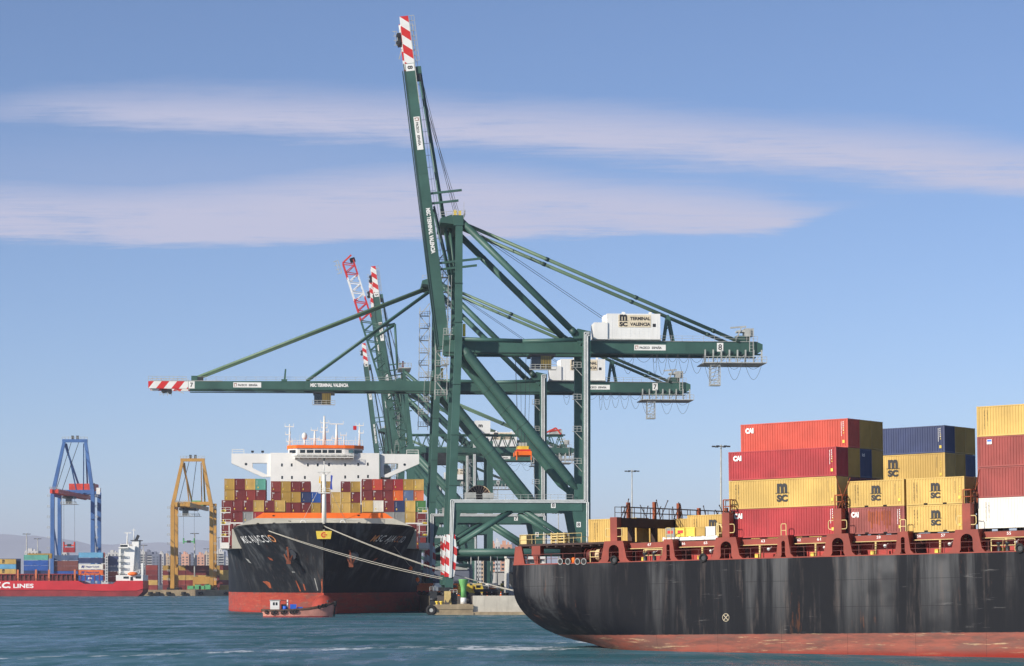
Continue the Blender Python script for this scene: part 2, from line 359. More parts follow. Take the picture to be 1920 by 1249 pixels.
def msc_logo(b, o, ex, ez, wd, mat='lettering_black'):
    """the carrier's mark: an m on a long line, with sc below it"""
    o, ex, ez = V(o), V(ex), V(ez); b.m(mat)
    b.text('m', o+ex*wd*.13+ez*wd*.56, ex, ez, wd*.74, wd*.62, .05)
    b.add([o+ez*wd*.54, o+ex*wd+ez*wd*.54, o+ex*wd+ez*wd*.575, o+ez*wd*.575], [(0, 1, 2, 3)])
    b.text('sc'.upper(), o+ex*wd*.1, ex, ez, wd*.8, wd*.46, .06)
def side_marks(c, L, H, kind):
    Y = -.012; ex = V((1, 0, 0)); ez = V((0, 0, 1))
    if kind == 'msc':
        b = MB(); w_ = 1.55 if L > 7 else 1.25; msc_logo(b, (L*.5-w_*.5, Y, H*.5-w_*.56), ex, ez, w_*1.0); b.build('logo', c)
    if kind == 'cai':
        b = MB('lettering_white'); b.text('CAI', (.55 if L > 7 else .35, Y, H-.95), ex, ez, .95 if L > 7 else .8, .55, .07); b.build('logo', c)
    b = MB('lettering_black' if kind in ('msc', 'plain') else 'lettering_white')
    if kind in ('msc', 'plain'):
        for st, x in (('MEDITERRANEAN', .75), ('SHIPPING CO', 1.05)):
            for i, ch in enumerate(st):
                if ch != ' ': b.text(ch, (x, Y, H-.5-i*.135), ex, ez, .075, .085, .02)
        for i in range(9): b.box(L-1.0, L-.95, Y, Y+.002, H-.5-i*.13, H-.44-i*.13)
    else:
        for i in range(11): b.box(L-.75, L-.69, Y, Y+.002, H-.4-i*.13, H-.32-i*.13)
        for i in range(5): b.box(L-.55, L-.47, Y, Y+.002, H-.4-i*.2, H-.28-i*.2)
    b.build('stencil_lettering', c)
    b = MB('safety_yellow'); b.box(L-.62, L-.38, Y, Y+.002, .45, .75)
    for i in range(3): b.add([(L-.55, Y, H-1.0-i*.24), (L-.4, Y, H-1.0-i*.24), (L-.475, Y, H-.87-i*.24)], [(0, 1, 2)])
    b.build('warning_label', c)
def end_marks(c, H, seed):
    r = random.Random(seed); b = MB('safety_yellow')
    y = 1.6+.3*r.random(); b.box(-.014, -.011, y, y+.26, .35+.3*r.random(), .62+.3*r.random()); b.build('warning_label', c)
    b = MB('lettering_white'); 
    for i in range(7): b.box(-.014, -.011, 2.02, 2.1, H-.5-i*.16, H-.4-i*.16)
    b.build('stencil_lettering', c)

# ---------------------------------------------------------------- the setting
def water_material():
    m = bpy.data.materials.new('water'); m.use_nodes = True; MATS['water'] = m
    t = NT(m.node_tree); bs = m.node_tree.nodes['Principled BSDF']
    g = t.n('ShaderNodeNewGeometry').outputs['Position']
    big = t.noise(t.mapping(g, (.012, .03, 1)), 1.0, 4, .6); mid = t.noise(t.mapping(g, (.035, .08, 1)), 1.0, 6, .7)
    col = t.mix(t.step(big, .35, .68), c255(48, 92, 96), c255(70, 112, 122))
    col = t.mix(t.math('MULTIPLY', t.step(mid, .48, .7), .75), col, c255(104, 136, 150)); dk = t.noise(t.mapping(g, (.06, .1, 1), (0, 0, .05), (40, 9, 0)), 1.0, 5, .7); col = t.mix(t.math('MULTIPLY', t.step(dk, .5, .7), .7), col, c255(34, 76, 86))
    # foam left by the propeller wash: one broken line across the basin and flecks
    sp = t.n('ShaderNodeSeparateXYZ'); t.l(g, sp.inputs[0])
    yc = t.math('ADD', t.math('MULTIPLY', sp.outputs['X'], 1.14), 290.0)
    dl = t.math('ABSOLUTE', t.math('SUBTRACT', sp.outputs['Y'], yc))
    fo = t.noise(t.mapping(g, (.4, .14, 1)), 1.0, 6, .75)
    near = t.step(t.math('SUBTRACT', 15.0, dl), 0, 15.0)
    foam = t.step(t.math('ADD', fo, t.math('MULTIPLY', near, .3)), .74, .86)
    streak = t.step(t.noise(t.mapping(g, (.02, .09, 1), (0, 0, .04)), 1.0, 6, .7), .6, .74)
    foam2 = t.math('MULTIPLY', t.math('MULTIPLY', streak, t.step(t.noise(t.mapping(g, (.5, .3, 1)), 1.0, 4, .7), .5, .66)), .5)
    brk = t.step(t.noise(t.mapping(g, (.06, .05, 1)), 1.0, 3, .6), .4, .56)
    # churned water round the turning screw
    ex = t.math('DIVIDE', t.math('SUBTRACT', sp.outputs['X'], -1.0), 13.0); ey = t.math('DIVIDE', t.math('SUBTRACT', sp.outputs['Y'], 272.0), 17.0)
    rr = t.math('SUBTRACT', 1.0, t.math('SQRT', t.math('ADD', t.math('MULTIPLY', ex, ex), t.math('MULTIPLY', ey, ey))))
    churn = t.math('MULTIPLY', t.step(t.math('ADD', t.noise(t.mapping(g, (.5, .16, 1), (0, 0, .1)), 1.0, 6, .75), t.math('MULTIPLY', t.step(rr, 0, .8), .22)), .6, .78), t.step(rr, 0, .35))
    foam2 = t.math('MAXIMUM', foam2, churn)
    fm = t.math('MAXIMUM', t.math('MULTIPLY', t.math('MULTIPLY', foam, brk), t.step(near, .05, .5)), foam2)
    col = t.mix(fm, col, c255(205, 212, 216))
    # choppy surface: scattered light from the turbid water plus glints whose share breaks up into ripples
    h = t.math('ADD', t.math('MULTIPLY', t.noise(t.mapping(g, (.5, .6, 1)), 1.0, 4, .6), .8), t.math('ADD', t.math('MULTIPLY', t.noise(t.mapping(g, (.2, .095, 1), (0, 0, .12)), 1.0, 4, .6), 4.5), t.math('MULTIPLY', t.noise(t.mapping(g, (.07, .035, 1), (0, 0, -.1)), 1.0, 3, .6), 8.0)))
    bp = t.n('ShaderNodeBump'); bp.inputs['Strength'].default_value = 1.0; bp.inputs['Distance'].default_value = .4
    t.l(h, bp.inputs['Height'])
    rip = t.noise(t.mapping(g, (.3, .055, 1), (0, 0, .03)), 1.0, 5, .72); pat = t.noise(t.mapping(g, (.03, .022, 1), (0, 0, .1)), 1.0, 4, .6)
    fac = t.math('ADD', t.math('MULTIPLY', t.step(rip, .44, .66), .34), t.math('MULTIPLY', t.step(pat, .42, .64), .24))
    fac = t.math('MULTIPLY', t.math('ADD', fac, .05), t.math('SUBTRACT', 1.0, fm))
    df = t.n('ShaderNodeBsdfDiffuse'); t.l(col, df.inputs['Color'])
    gl = t.n('ShaderNodeBsdfGlossy'); gl.inputs['Roughness'].default_value = .22; gl.inputs['Color'].default_value = (.9, .95, 1, 1); t.l(bp.outputs[0], gl.inputs['Normal'])
    mx = t.n('ShaderNodeMixShader'); t.l(fac, mx.inputs[0]); t.l(df.outputs[0], mx.inputs[1]); t.l(gl.outputs[0], mx.inputs[2])
    t.l(mx.outputs[0], m.node_tree.nodes['Material Output'].inputs['Surface'])
water_material()
b = MB('water'); b.add([(-9000, -60, 0), (9000, -60, 0), (9000, 27000, 0), (-9000, 27000, 0)], [(0, 1, 2, 3)])
struct(b.build('water'))

PHI = math.atan(.0694)
QM = TR((-16.4, 551, 0), PHI)          # quay frame: x along its front, y along the berth
b = MB('asphalt'); b.box(8, 900, 1.2, 1500, -2, 4.0); b.box(0, 8, 12, 1500, -2, 3.99)
b.m('concrete')
for i in range(14): b.box(8.01+i*2.6, 8.01+i*2.6+2.58, .55, 1.2, .55, 4.12)
b.box(44.5, 900, .55, 1.2, .55, 4.12)
b.m('old_concrete'); b.box(8, 900, -.1, .55, -1, .62); b.box(0, 8, 0, 12, -1, 2.1); b.box(-.25, 8.1, -.15, 0, 1.2, 2.25); b.box(0, 8.1, -.3, -.15, -1, .5)
for i in range(60): b.box(-.25, 0, 12.5+i*12, 24.3+i*12, -1, 3.9)
struct(b.build('quay', None, QM))
b = MB('old_concrete'); b.box(-900, 60, 1334, 1336, -1, 3.1); b.m('asphalt'); b.box(-900, 60, 1336, 2900, -1, 3.0)
struct(b.build('far_quay'))
b = MB('asphalt'); b.box(-9000, 9000, 2900, 27000, -1, 3.5); struct(b.build('coastal_plain'))

def mountains():
    m = paint('mountain_haze_grey', (146, 146, 150), .95, .25, .0006, 0)  # pale bluish base: part of the distance haze is painted into the slopes
    prof = [(-400, 1012), (-150, 1006), (0, 1001), (25, 1000), (60, 1003), (100, 1009), (160, 1017), (230, 1020), (300, 1016), (360, 1012), (430, 1014), (520, 1022), (640, 1030), (800, 1036), (1000, 1040), (1300, 1050), (1700, 1060), (2300, 1064)]
    n = 120; rows = []; r = random.Random(3)
    for k, (D, f) in enumerate([(18500, 0.0), (19600, .4), (20600, .72), (22000, 1.0), (23600, .5), (25500, 0.0)]):
        row = []
        for i in range(n+1):
            px = -400+2700*i/n
            for (x0, y0), (x1, y1) in zip(prof[:-1], prof[1:]):
                if x0 <= px <= x1: py = y0+(y1-y0)*(px-x0)/(x1-x0)
            X = (px-960)/4800*22000; z = ((1092-py)/4800*22000)*f
            z += f*(22*math.sin(px*.045+k)+14*math.sin(px*.11+2*k)+10*r.random())*(.4 if f == 1 else 1)
            row.append((X*(D/22000)**.3, D+200*math.sin(px*.03+k), max(3.4, z)))
        rows.append(row)
    b = MB('mountain_haze_grey'); q = [p for row in rows for p in row]; w_ = n+1
    b.add(q, [(k*w_+i, k*w_+i+1, (k+1)*w_+i+1, (k+1)*w_+i) for k in range(len(rows)-1) for i in range(n)], True)
    struct(b.build('mountains'))
mountains()

def haze():
    m = bpy.data.materials.new('haze'); m.use_nodes = True; t = m.node_tree; t.nodes.clear()
    o = t.nodes.new('ShaderNodeOutputMaterial'); v = t.nodes.new('ShaderNodeVolumePrincipled')
    v.inputs['Color'].default_value = (.80, .85, 1.0, 1); v.inputs['Density'].default_value = 5.6e-5; v.inputs['Anisotropy'].default_value = -.1
    t.links.new(v.outputs[0], o.inputs['Volume']); MATS['haze'] = m
    b = MB('haze'); b.box(-9500, 9500, -90, 27500, -5, 520); struct(b.build('haze'), 'stuff')
haze()

# ---------------------------------------------------------------- near ship, seen from astern of its beam
TRIM = .018
SM = Matrix.Translation((33.2, 249, 0)) @ Matrix.Rotation(-math.radians(35.5), 4, 'Z') @ Matrix.Rotation(-TRIM, 4, 'Y')
SMI = SM.inverted()
def ship_at(px, py, y=0.0):
    o = SMI @ V((0, 0, 7)); d = SMI.to_3x3() @ V(((px-960)/4800, 1, (1092-py)/4800)); t = (y-o.y)/d.y; return o+d*t
SHIP = thing('container_ship', 'large black container ship, nearest of all, with red hatch coamings and rusty red boot', 'ship', SM)
two_tone_hull('near_hull', 2.05, (18, 20, 26), (148, 84, 70), (84, 84, 85), 0, .3)

def near_hull():
    B = 20.0; cy = 18.8; st = []
    xs = [-39.75, -39.6, -37, -34, -31, -28, -25, -22, -18, -14, -9, -3, 4, 12, 22, 35, 50, 75]
    for x in xs:
        u = max(0, min(1, (x+39.75)/34)); s_ = u*u*(3-2*u)
        zk = 7.2-5.6*s_; zb = .8-9.0*u**1.15; n = 2.0+3.0*s_; bb = B-.12*(x < -39.7)
        sec = []
        for z in (9.55, 9.2, 8.4): sec.append((bb, z))
        sec.append((bb, max(zk, 7.3)))
        if zk < 7.2: sec.append((bb, (zk+7.3)/2))
        else: sec.append((bb, zk+.05))
        K = 18
        for i in range(K+1):
            a = math.pi/2*i/K; sec.append((bb*math.cos(a)**(2/n) if i < K else 0, zk-(zk-zb)*math.sin(a)**(2/n)))
        full = [(cy-y, z) for y, z in sec]+[(cy+y, z) for y, z in sec[::-1][1:]]
        st.append([(x, y, z) for y, z in full])
    b = MB('near_hull'); n = len(st[0]); q = [p for s_ in st for p in s_]
    b.add(q, [(k*n+i, k*n+i+1, (k+1)*n+i+1, (k+1)*n+i) for k in range(len(st)-1) for i in range(n-1)], True)
    b.add(st[0], [tuple(range(n))]); b.add(st[-1], [tuple(range(n))[::-1]])
    b.m('deck_red'); b.add([(-39.7, -1.1, 9.5), (75, -1.1, 9.5), (75, 38.7, 9.5), (-39.7, 38.7, 9.5)], [(0, 1, 2, 3)])
    h = b.build('hull', SHIP)
    b = MB('deck_red'); b.box(-39.6, 75, -1.22, -1.05, 9.52, 9.62); b.build('sheer_strake', SHIP)
    b = MB('hull_maroon'); b.prism([(-38.6, -4), (-33.5, -4), (-33.2, 1.5), (-35.0, 1.9), (-37.6, 1.8)], 18.2, 19.4); b.tube((-35.6, 18.8, 1.4), (-35.6, 18.8, 3.2), .7); b.build('rudder', SHIP)
    # tug push mark: a circle with a cross
    p = ship_at(1361, 1158, -1.24); b = MB('lettering_cream'); b.torus(p, (0, 1, 0), .38, .035, 20, 4)
    for s_ in (-1, 1): b.beam(p+V((-.26, 0, -.26*s_)), p+V((.26, 0, .26*s_)), .06, .02, up=(0, 1, 0))
    b.build('push_mark', SHIP)
near_hull()

PED = [-26.9, -20.3, -13.5, -6.95, -.9, 6.1, 12.75]
def pedestal(x, big):
    zt = 11.75; b = MB('deck_red')
    w0, w1, w2 = (1.6, 1.15, .62) if big else (.85, .52, .2)
    fl = .35; hh = zt-.55 if big else zt-.5
    pts = [(x-w0-fl, 9.56), (x-w0+.05, 9.95), (x-w1, zt), (x+w1, zt), (x+w0-.05, 9.95), (x+w0+fl, 9.56), (x+w2*1.15+.1, 9.56)]
    pts += [(x+w2, 9.9)]+[(x+w2*math.cos(a), hh-.5*w2-.1+w2*.9*math.sin(a)) for a in [i*math.pi/10 for i in range(0, 11)]]+[(x-w2, 9.9), (x-w2*1.15-.1, 9.56)]
    b.prism(pts, -1.15, -.8)
    b.box(x-w1, x-w2-.02, -.8, .6, 9.6, zt); b.box(x+w2+.02, x+w1, -.8, .6, 9.6, zt)
    b.build('pedestal', SHIP)
    if big:
        b = MB('deck_red'); b.box(x-.42, x+.42, -1.12, -.3, zt+.003, 14.2); b.build('lashing_post', SHIP)
        b = MB('rail_yellow')
        for s_ in (-1, 1): b.strut([(x+s_*.45, -1.1, 12.2), (x+s_*.9, -1.1, 12.2), (x+s_*1.0, -1.1, 12.35), (x+s_*1.0, -1.1, 12.9), (x+s_*.9, -1.1, 13.05), (x+s_*.45, -1.1, 13.05)], .07); b.cut()
        b.build('hand_loop', SHIP)
    else:
        b = MB('rail_yellow'); b.strut([(x-.28, -1.0, zt), (x-.28, -1.0, zt+1.05), (x-.2, -1, zt+1.15), (x+.2, -1, zt+1.15), (x+.28, -1.0, zt+1.05), (x+.28, -1.0, zt)], .07)
        b.strut([(x-.28, -1, zt+.5), (x+.28, -1, zt+.5)], .06); b.build('hand_loop', SHIP)
for i, x in enumerate(PED): pedestal(x, i % 2 == 0)
for x in (19.6, 26.2): pedestal(x, x > 20)

def coamings():
    nums = {(-26.9, -20.3): ('67', ''), (-20.3, -13.5): ('65', '66'), (-13.5, -6.95): ('63', ''), (-6.95, -.9): ('61', '62'), (-.9, 6.1): ('59', ''), (6.1, 12.75): ('57', '58'), (12.75, 19.6): ('55', ''), (19.6, 26.2): ('53', '')}
    for (x0, x1), (nb, n2) in nums.items():
        f = 1.2
        b = MB('coaming_red'); b.box(x0+f, x1-.7, 1.3, 1.5, 9.56, 10.85)
        for k in range(4): q = x0+f+.2+(x1-x0-f-1)*k/3; b.box(q, q+.08, 1.18, 1.3, 9.56, 10.8)
        b.m('deck_red'); b.box(x0+f-.5, x1-.4, -.25, 1.3, 10.86, 10.98); b.box(x0+f-.2, x1-.45, -.1, .15, 10.983, 11.5)
        b.m('rail_yellow'); b.box(x0+f-.5, x1-.4, -.29, -.253, 10.88, 10.95)
        b.m('brown_steel'); b.box(x0+.3, x1-.3, .155, 1.5, 10.99, 11.55)
        b.build('hatch_coaming', SHIP)
        b = MB('lettering_white'); xm = (x0+f+x1)/2-.2
        b.text(nb, (xm-.2, -.112, 11.16), (1, 0, 0), (0, 0, 1), .42, .28, .01)
        if n2: b.text(n2, (x0+.72+.3, -.112, 11.16), (1, 0, 0), (0, 0, 1), .38, .26, .01)
        b.build('bay_number', SHIP)
        b = MB('rail_yellow'); xp = x0+(x1-x0)*.55; b.tube((xp, -.6, 9.56), (xp, -.6, 10.84), .11); b.m('safety_yellow'); b.box(xp-.55, xp-.2, -.7, -.4, 9.56, 10.0); b.build('vent_pipe', SHIP)
        b = MB('mast_cream'); b.ball((xp+.95, -.5, 10.45), .19, 10); b.tube((xp+.95, -.5, 10.4), (xp+.95, .6, 10.9), .05); b.build('globe_lamp', SHIP)
    b = MB('dark_red_steel'); b.rail([(-39.3, -1.1, 9.6), (30, -1.1, 9.6)], 1.0, .022, 1.5); b.build('deck_railing', SHIP)
    b = MB('dark_red_steel'); b.box(-26, 60, 2.0, 37, 9.52, 11.5); b.build('hatch_cover', SHIP)
coamings()

def aft_deck():
    b = MB('deck_red')
    b.prism([(-39.6, 9.56), (-38.15, 9.56), (-38.55, 11.5), (-39.35, 11.5)], -1.15, -.9)
    b.box(-37.4, -36.3, -.9, -.2, 10.45, 11.5); b.prism([(-37.0, 9.56), (-36.7, 9.56), (-36.7, 10.45), (-37.25, 10.45)], -.9, -.6); b.box(-36.9, -36.6, -.9, -.5, 9.56, 10.4)
    b.build('stern_frame', SHIP)
    b = MB('brown_steel'); b.box(-39.3, -27.9, -.6, 38, 11.5, 11.72); b.box(-36, -33.2, 2.4, 30, 9.56, 11.5); b.box(-32.4, -30.8, 3, 30, 9.56, 11.5); b.box(-38.6, -37.8, 9, 30, 9.56, 11.5)
    for i in range(10): b.tube((-39+i*1.1, -.5, 11.4), (-39+i*1.1, 30, 11.4), .1)
    b.build('mooring_platform', SHIP)
    b = MB('rail_yellow'); b.rail([(-39.2, 30, 11.72), (-39.2, -.5, 11.72), (-31.3, -.5, 11.72)], 1.0, .02, 1.4); b.m('rail_yellow')
    b.box(-39.3, -38.4, -.4, .5, 11.75, 12.75)
    for z in (11.8, 12.1, 12.4, 12.65): b.box(-35.4, -33.5, -.3, .2, z, z+.13)
    for x in (-35.3, -34.5, -33.7): b.box(x, x+.12, -.35, .25, 11.72, 12.85)
    b.build('yellow_railing', SHIP)
    for px in (1050.5, 1064.8, 1082.6, 1094.6):
        p = ship_at(px, 1053, -1.25); b = MB('box_grey'); b.torus(p, (0, 1, 0), .3, .06, 18, 6); b.m('rubber'); b.tube(p+V((0, .5, 0)), p+V((0, -.02, 0)), .24, None, 14); b.m('dark_steel'); b.box(p.x-.3, p.x+.3, -1.1, -.6, 9.56, p.z-.25); b.build('fairlead', SHIP)
    for px, py in ((1151, 1050), (1318, 1046), (1912, 1028)):
        p = ship_at(px, py, -1.3); b = MB('rubber'); b.torus(p, (0, 1, 0), .36, .11, 18, 6); b.m('dark_steel'); b.tube(p+V((0, .5, 0)), p+V((0, .05, 0)), .3, None, 14); b.build('fairlead', SHIP)
    for i, x in enumerate((-30.7, -29.6, -28.6)):
        b = MB('dark_red_steel'); b.tube((x-.42, .4, 10.4), (x+.42, .4, 10.4), .28, None, 12)
        for e in (-.42, .34): b.tube((x+e, .4, 10.4), (x+e+.08, .4, 10.4), .8, None, 18)
        b.m('rope_reel' if i else 'dark_red_steel'); b.tube((x-.34, .4, 10.4), (x+.34, .4, 10.4), .6, None, 16); b.build('mooring_winch', SHIP)
    for px in (1210, 1227, 1874, 1890):
        p = ship_at(px, 1058, -.9); b = MB('dark_steel'); b.lathe([(.24, 0), (.2, .1), (.2, .75), (.27, .8), (.27, .92)], (p.x, -.9, 9.56), 12); b.build('bollard', SHIP)
    b = MB('rail_yellow')
    for x0, x1 in ((-23.3, -21.1), (15.2, 17.6), (-29.9, -28.8)): b.rail([(x0, -1.0, 9.6), (x1, -1.0, 9.6)], 1.15, .04, 1.2)
    b.build('bollard_guard', SHIP)
    b = MB('orange_paint'); b.lathe([(.2, 0), (.22, .5), (.16, .6)], (ship_at(1076, 1056, -1.0).x, -1.0, 9.56), 10); b.build('vent_post', SHIP)
aft_deck()

def lashing_bridge(x, z, r):
    b = MB('brown_steel'); b.box(x-.45, x+.45, -.25, 38, z-.95, z)
    for i in range(9): y = 2+i*4.4; b.box(x-.3, x+.3, y, y+.5, 9.55, z-.95)
    b.m('rust_orange')
    for i in range(7):
        y = 1.5+i*4.9+r.random(); b.box(x-.5, x-.2, y, y+.35, z-.9, z+1.0+.9*r.random())
    b.build('lashing_bridge', SHIP)
    b = MB('brown_steel'); b.rail([(x-.4, -.2, z), (x-.4, 37, z)], 1.15, .03, 1.8); b.cut(); b.rail([(x+.4, -.2, z), (x+.4, 37, z)], 1.15, .03, 1.8); b.build('bridge_railing', SHIP)
    b = MB('brown_steel')
    for i in range(22):
        y = r.uniform(.2, 36); a = r.uniform(-1.1, 1.1); p = V((x, y, z)); h = r.uniform(1.2, 2.1)
        b.beam(p, p+V((a*.3, a, h)), .06, .06)
        if i % 2: b.ball(p+V((a*.3, a, h)), .09, 6)
        b.cut()
    b.build('lashing_rod', SHIP)
R_ = random.Random(5)
for x, z in ((-26.9, 14.15), (-13.6, 14.3), (-.9, 14.2), (12.75, 14.3)): lashing_bridge(x, z, R_)
b = MB('rust_orange')
for x in (-13.4, -.8, 12.8): b.rail([(x-.4, -1.0, 14.2), (x+.4, -1.0, 14.2), (x+.4, .4, 14.2)], 1.3, .05, .8); b.cut()
for x0, z0, x1, z1 in ((-1.4, 14.0, .0, 17.2), (-.4, 14, -1.6, 17.5), (12.6, 14.2, 13.5, 16.2), (13.0, 14, 13.6, 17.4)): b.beam((x0, -.2, z0), (x1, -.05, z1), .05, .05); b.cut()
b.build('lashing_gear', SHIP)

# its cargo: every container stands on the ship as a thing of its own
GN = 'containers stacked on the near black ship'
def put(x, y, z, L, H, mat, label, kind=None, pockets=False):
    c = container(SM @ Matrix.Translation((x, y, z)), L, H, mat, label, GN, pockets)
    if kind: side_marks(c, L, H, kind)
    return c
L4, HC, L2, HS = 12.19, 2.87, 6.06, 2.58
XA = -13.72; Z0 = 11.66; T = 2.893
put(XA, 0, Z0, L4, HC, 'box_red', 'bright red long container with white letters, bottom of the leftmost tall stack', 'cai')
put(XA, 0, Z0+T, L4, HC, 'box_yellow', 'long yellow container with big black mark, second from bottom of the leftmost tall stack', 'msc')
put(XA, 0, Z0+2*T, L4, HC, 'box_red', 'bright red long container with white letters above the long yellow one', 'cai')
put(XA, 2.5, Z0+3*T, L4, HC, 'box_orangered', 'faded orange-red rust-spotted long container, topmost of the leftmost tall stack', 'cai')
put(XA, 2.5, Z0+2*T, L4, HC, 'box_mustard', 'olive container end beside the second-tier-from-top red end, leftmost tall stack')
put(XA, 2.5, Z0+T, L4, HC, 'box_maroon', 'maroon container end half hidden beside the long yellow container')
put(XA, 5.0, Z0+3*T, L4, HC, 'box_mustard', 'olive container end on the top tier right next to the orange-red container')
put(XA, 7.5, Z0+3*T, L4, HC, 'box_mustard', 'olive container end at the right edge of the top tier, leftmost tall stack')
c = put(XA, 5.0, Z0+2*T, L4, HC, 'box_navy', 'dark navy container end with small white letters between two olive ends')
b = MB('lettering_white'); b.text('ici', (L4+.012, .4, 2.1), (0, 1, 0), (0, 0, 1), .55, .32, .03); b.build('logo', c)
put(XA, 7.5, Z0+2*T, L4, HC, 'box_mustard', 'olive container end right of the dark navy end with white letters')
for i, y in enumerate((5.0, 7.5)): put(XA, y, Z0+T, L4, HC, 'box_maroon', ['dark maroon container end under the dark navy end', 'dark maroon container end at the right, under an olive end'][i])
put(XA, 24.0, Z0+.4+3*T, L4, HC, 'box_navy', 'navy blue long container topmost of the middle stack farther inboard', 'plainwhite')
put(XA, 26.5, Z0+.4+3*T, L4, HC, 'box_mustard', 'olive container end right next to the navy blue long container')
put(XA, 29.0, Z0+.4+3*T, L4, HC, 'box_mustard', 'olive container end second to the right of the navy blue long container')
put(XA, 24.0, Z0+.4+2*T, L4, HC, 'box_yellow', 'long yellow container with black mark directly under the navy blue one', 'msc')
put(XA, 26.5, Z0+.4+2*T, L4, HC, 'box_mustard', 'olive container end right of the yellow container under the navy one')
put(XA, 29.0, Z0+.4+2*T, L4, HC, 'box_navy', 'navy container end right of the olive end, one tier below the top')
put(XA, 24.0, Z0+.4+T, L4, HC, 'box_maroon', 'maroon container under the inboard long yellow one')
X2, X3 = -.32, 6.0; t2 = 2.605
c = put(X2, 0, Z0, L2, HS, 'box_rusty', 'short rusty faded red container with white letters, lower of the left short pair', 'cai', True)
b = MB('rust_orange'); r = random.Random(2)
for i in range(9): x = 2.15+i*.28; z0 = .45+.8*r.random(); b.box(x, x+.1+.1*r.random(), .018, .021, z0, 2.25-.2*r.random())
b.build('rust_patch', c)
put(X2, 0, Z0+t2, L2, HS, 'box_yellow', 'short yellow container with black mark on top of the rusty red one', 'msc', True)
put(X3, 0, Z0, L2, HS, 'box_yellow', 'short yellow container with black mark, lower of the all-yellow short pair', 'msc', True)
put(X3, 0, Z0+t2, L2, HS, 'box_yellow', 'short yellow container with black mark, upper of the all-yellow short pair', 'msc', True)
for i, y in enumerate((2.5, 5.0)):
    put(X3, y, Z0+t2, L2, HS, 'box_mustard', ['olive container end just inboard of the upper all-yellow short container', 'olive container end second inboard of the upper all-yellow short container'][i])
XB = 13.45; TB = 2.885
put(XB, 0, Z0+.15, L4, HC, 'box_white', 'white long container at the bottom of the stack by the right edge', 'plain')
put(XB, 0, Z0+.15+TB, L4, HC, 'box_brick', 'brick red long container directly above the white one by the right edge', 'plainwhite')
c = put(XB, 0, Z0+.15+2*TB, L4, HC, 'box_brick', 'brick red long container under the topmost yellow one by the right edge', 'plainwhite')
b = MB('sign_white'); b.box(1.0, 1.5, -.014, -.011, 2.15, 2.6); b.m('tarp_blue'); b.box(1.04, 1.46, -.017, -.014, 2.38, 2.56); b.build('placard', c)
put(XB, 0, Z0+.15+3*TB, L4, HC, 'box_yellow', 'yellow long container topmost of the stack by the right edge', 'plain')
put(-33.7, 4.4, 11.75, L2, 2.55, 'box_yellow', 'yellow short container at the stern, left of the red lashing post', 'plain')
put(-39.2, 13.0, 11.75, L4, 2.55, 'box_yellow', 'yellow long container with black mark seen through the lashing bridge', 'msc')
put(-20.2, 2.5, 11.66, L2, HS, 'box_yellow', 'short yellow container with black mark behind the small crates on deck', 'msc')
put(-26.3, 10, 11.66, L2, HS, 'box_yellow', 'yellow container in shade deep behind the lashing bridge')
for i, y in enumerate((30.0, 32.6)):
    put(-26.3, y-8, 11.66, L4, HS, 'box_yellow', ['yellow container roof edge showing behind the lashing rods', 'yellow container farthest inboard behind the lashing rods'][i])
pl = MB('white_paint'); p0, p1 = ship_at(1243, 1014, .1), ship_at(1346, 1011, .1)
pl.box(p0.x, p1.x, .1, 2.3, 11.62, 11.72); pl.box(p0.x, p1.x, .1, .25, 11.723, 11.95); 
for k in range(5): x = p0.x+(p1.x-p0.x-.3)*k/4; pl.box(x, x+.25, .05, .1, 11.62, 12.0)
f = pl.build('flat_rack', None, SM); tag(f, 'white flat rack on the red hatch carrying a row of small crates', 'rack')
f2 = MB('rail_yellow'); f2.box(p1.x-.3, p1.x, .3, .55, 11.955, 13.3); f2.strut([(p1.x+.1, .4, 13.2), (p1.x+.9, .4, 12.0), (p1.x+1.7, .4, 13.2)], .14); f2.build('end_post', f)
specs = [('box_grey', 'pale grey crate with a red sticker, leftmost on the white flat rack', 'hazard_red'), ('safety_yellow', 'yellow crate with a red sticker, second on the white flat rack', 'hazard_red'), ('safety_yellow', 'plain yellow crate in the middle of the white flat rack', None), ('box_mustard', 'dark olive crate right of the plain yellow crate', None), ('white_paint', 'white crate at the right end of the flat rack', None)]
for k, (mt, lb, st) in enumerate(specs):
    w_ = (p1.x-p0.x-.5)/5; b = MB(mt); x = .0; ww = w_-.12
    b.box(0, ww, 0, 1.2, .06, .95); b.box(-.03, ww+.03, -.03, 1.23, .88, .98)
    for e in (0, ww-.1): b.box(e, e+.1, -.02, 0, 0, .9)
    o = tag(b.build('cargo_crate', None, SM @ Matrix.Translation((p0.x+.2+k*w_, .3, 11.955))), lb, 'crate', 'small crates on the white flat rack')
    if st: q = MB(st); q.box(.25, ww-.2, -.026, -.022, .4, .7); q.build('sticker', o)

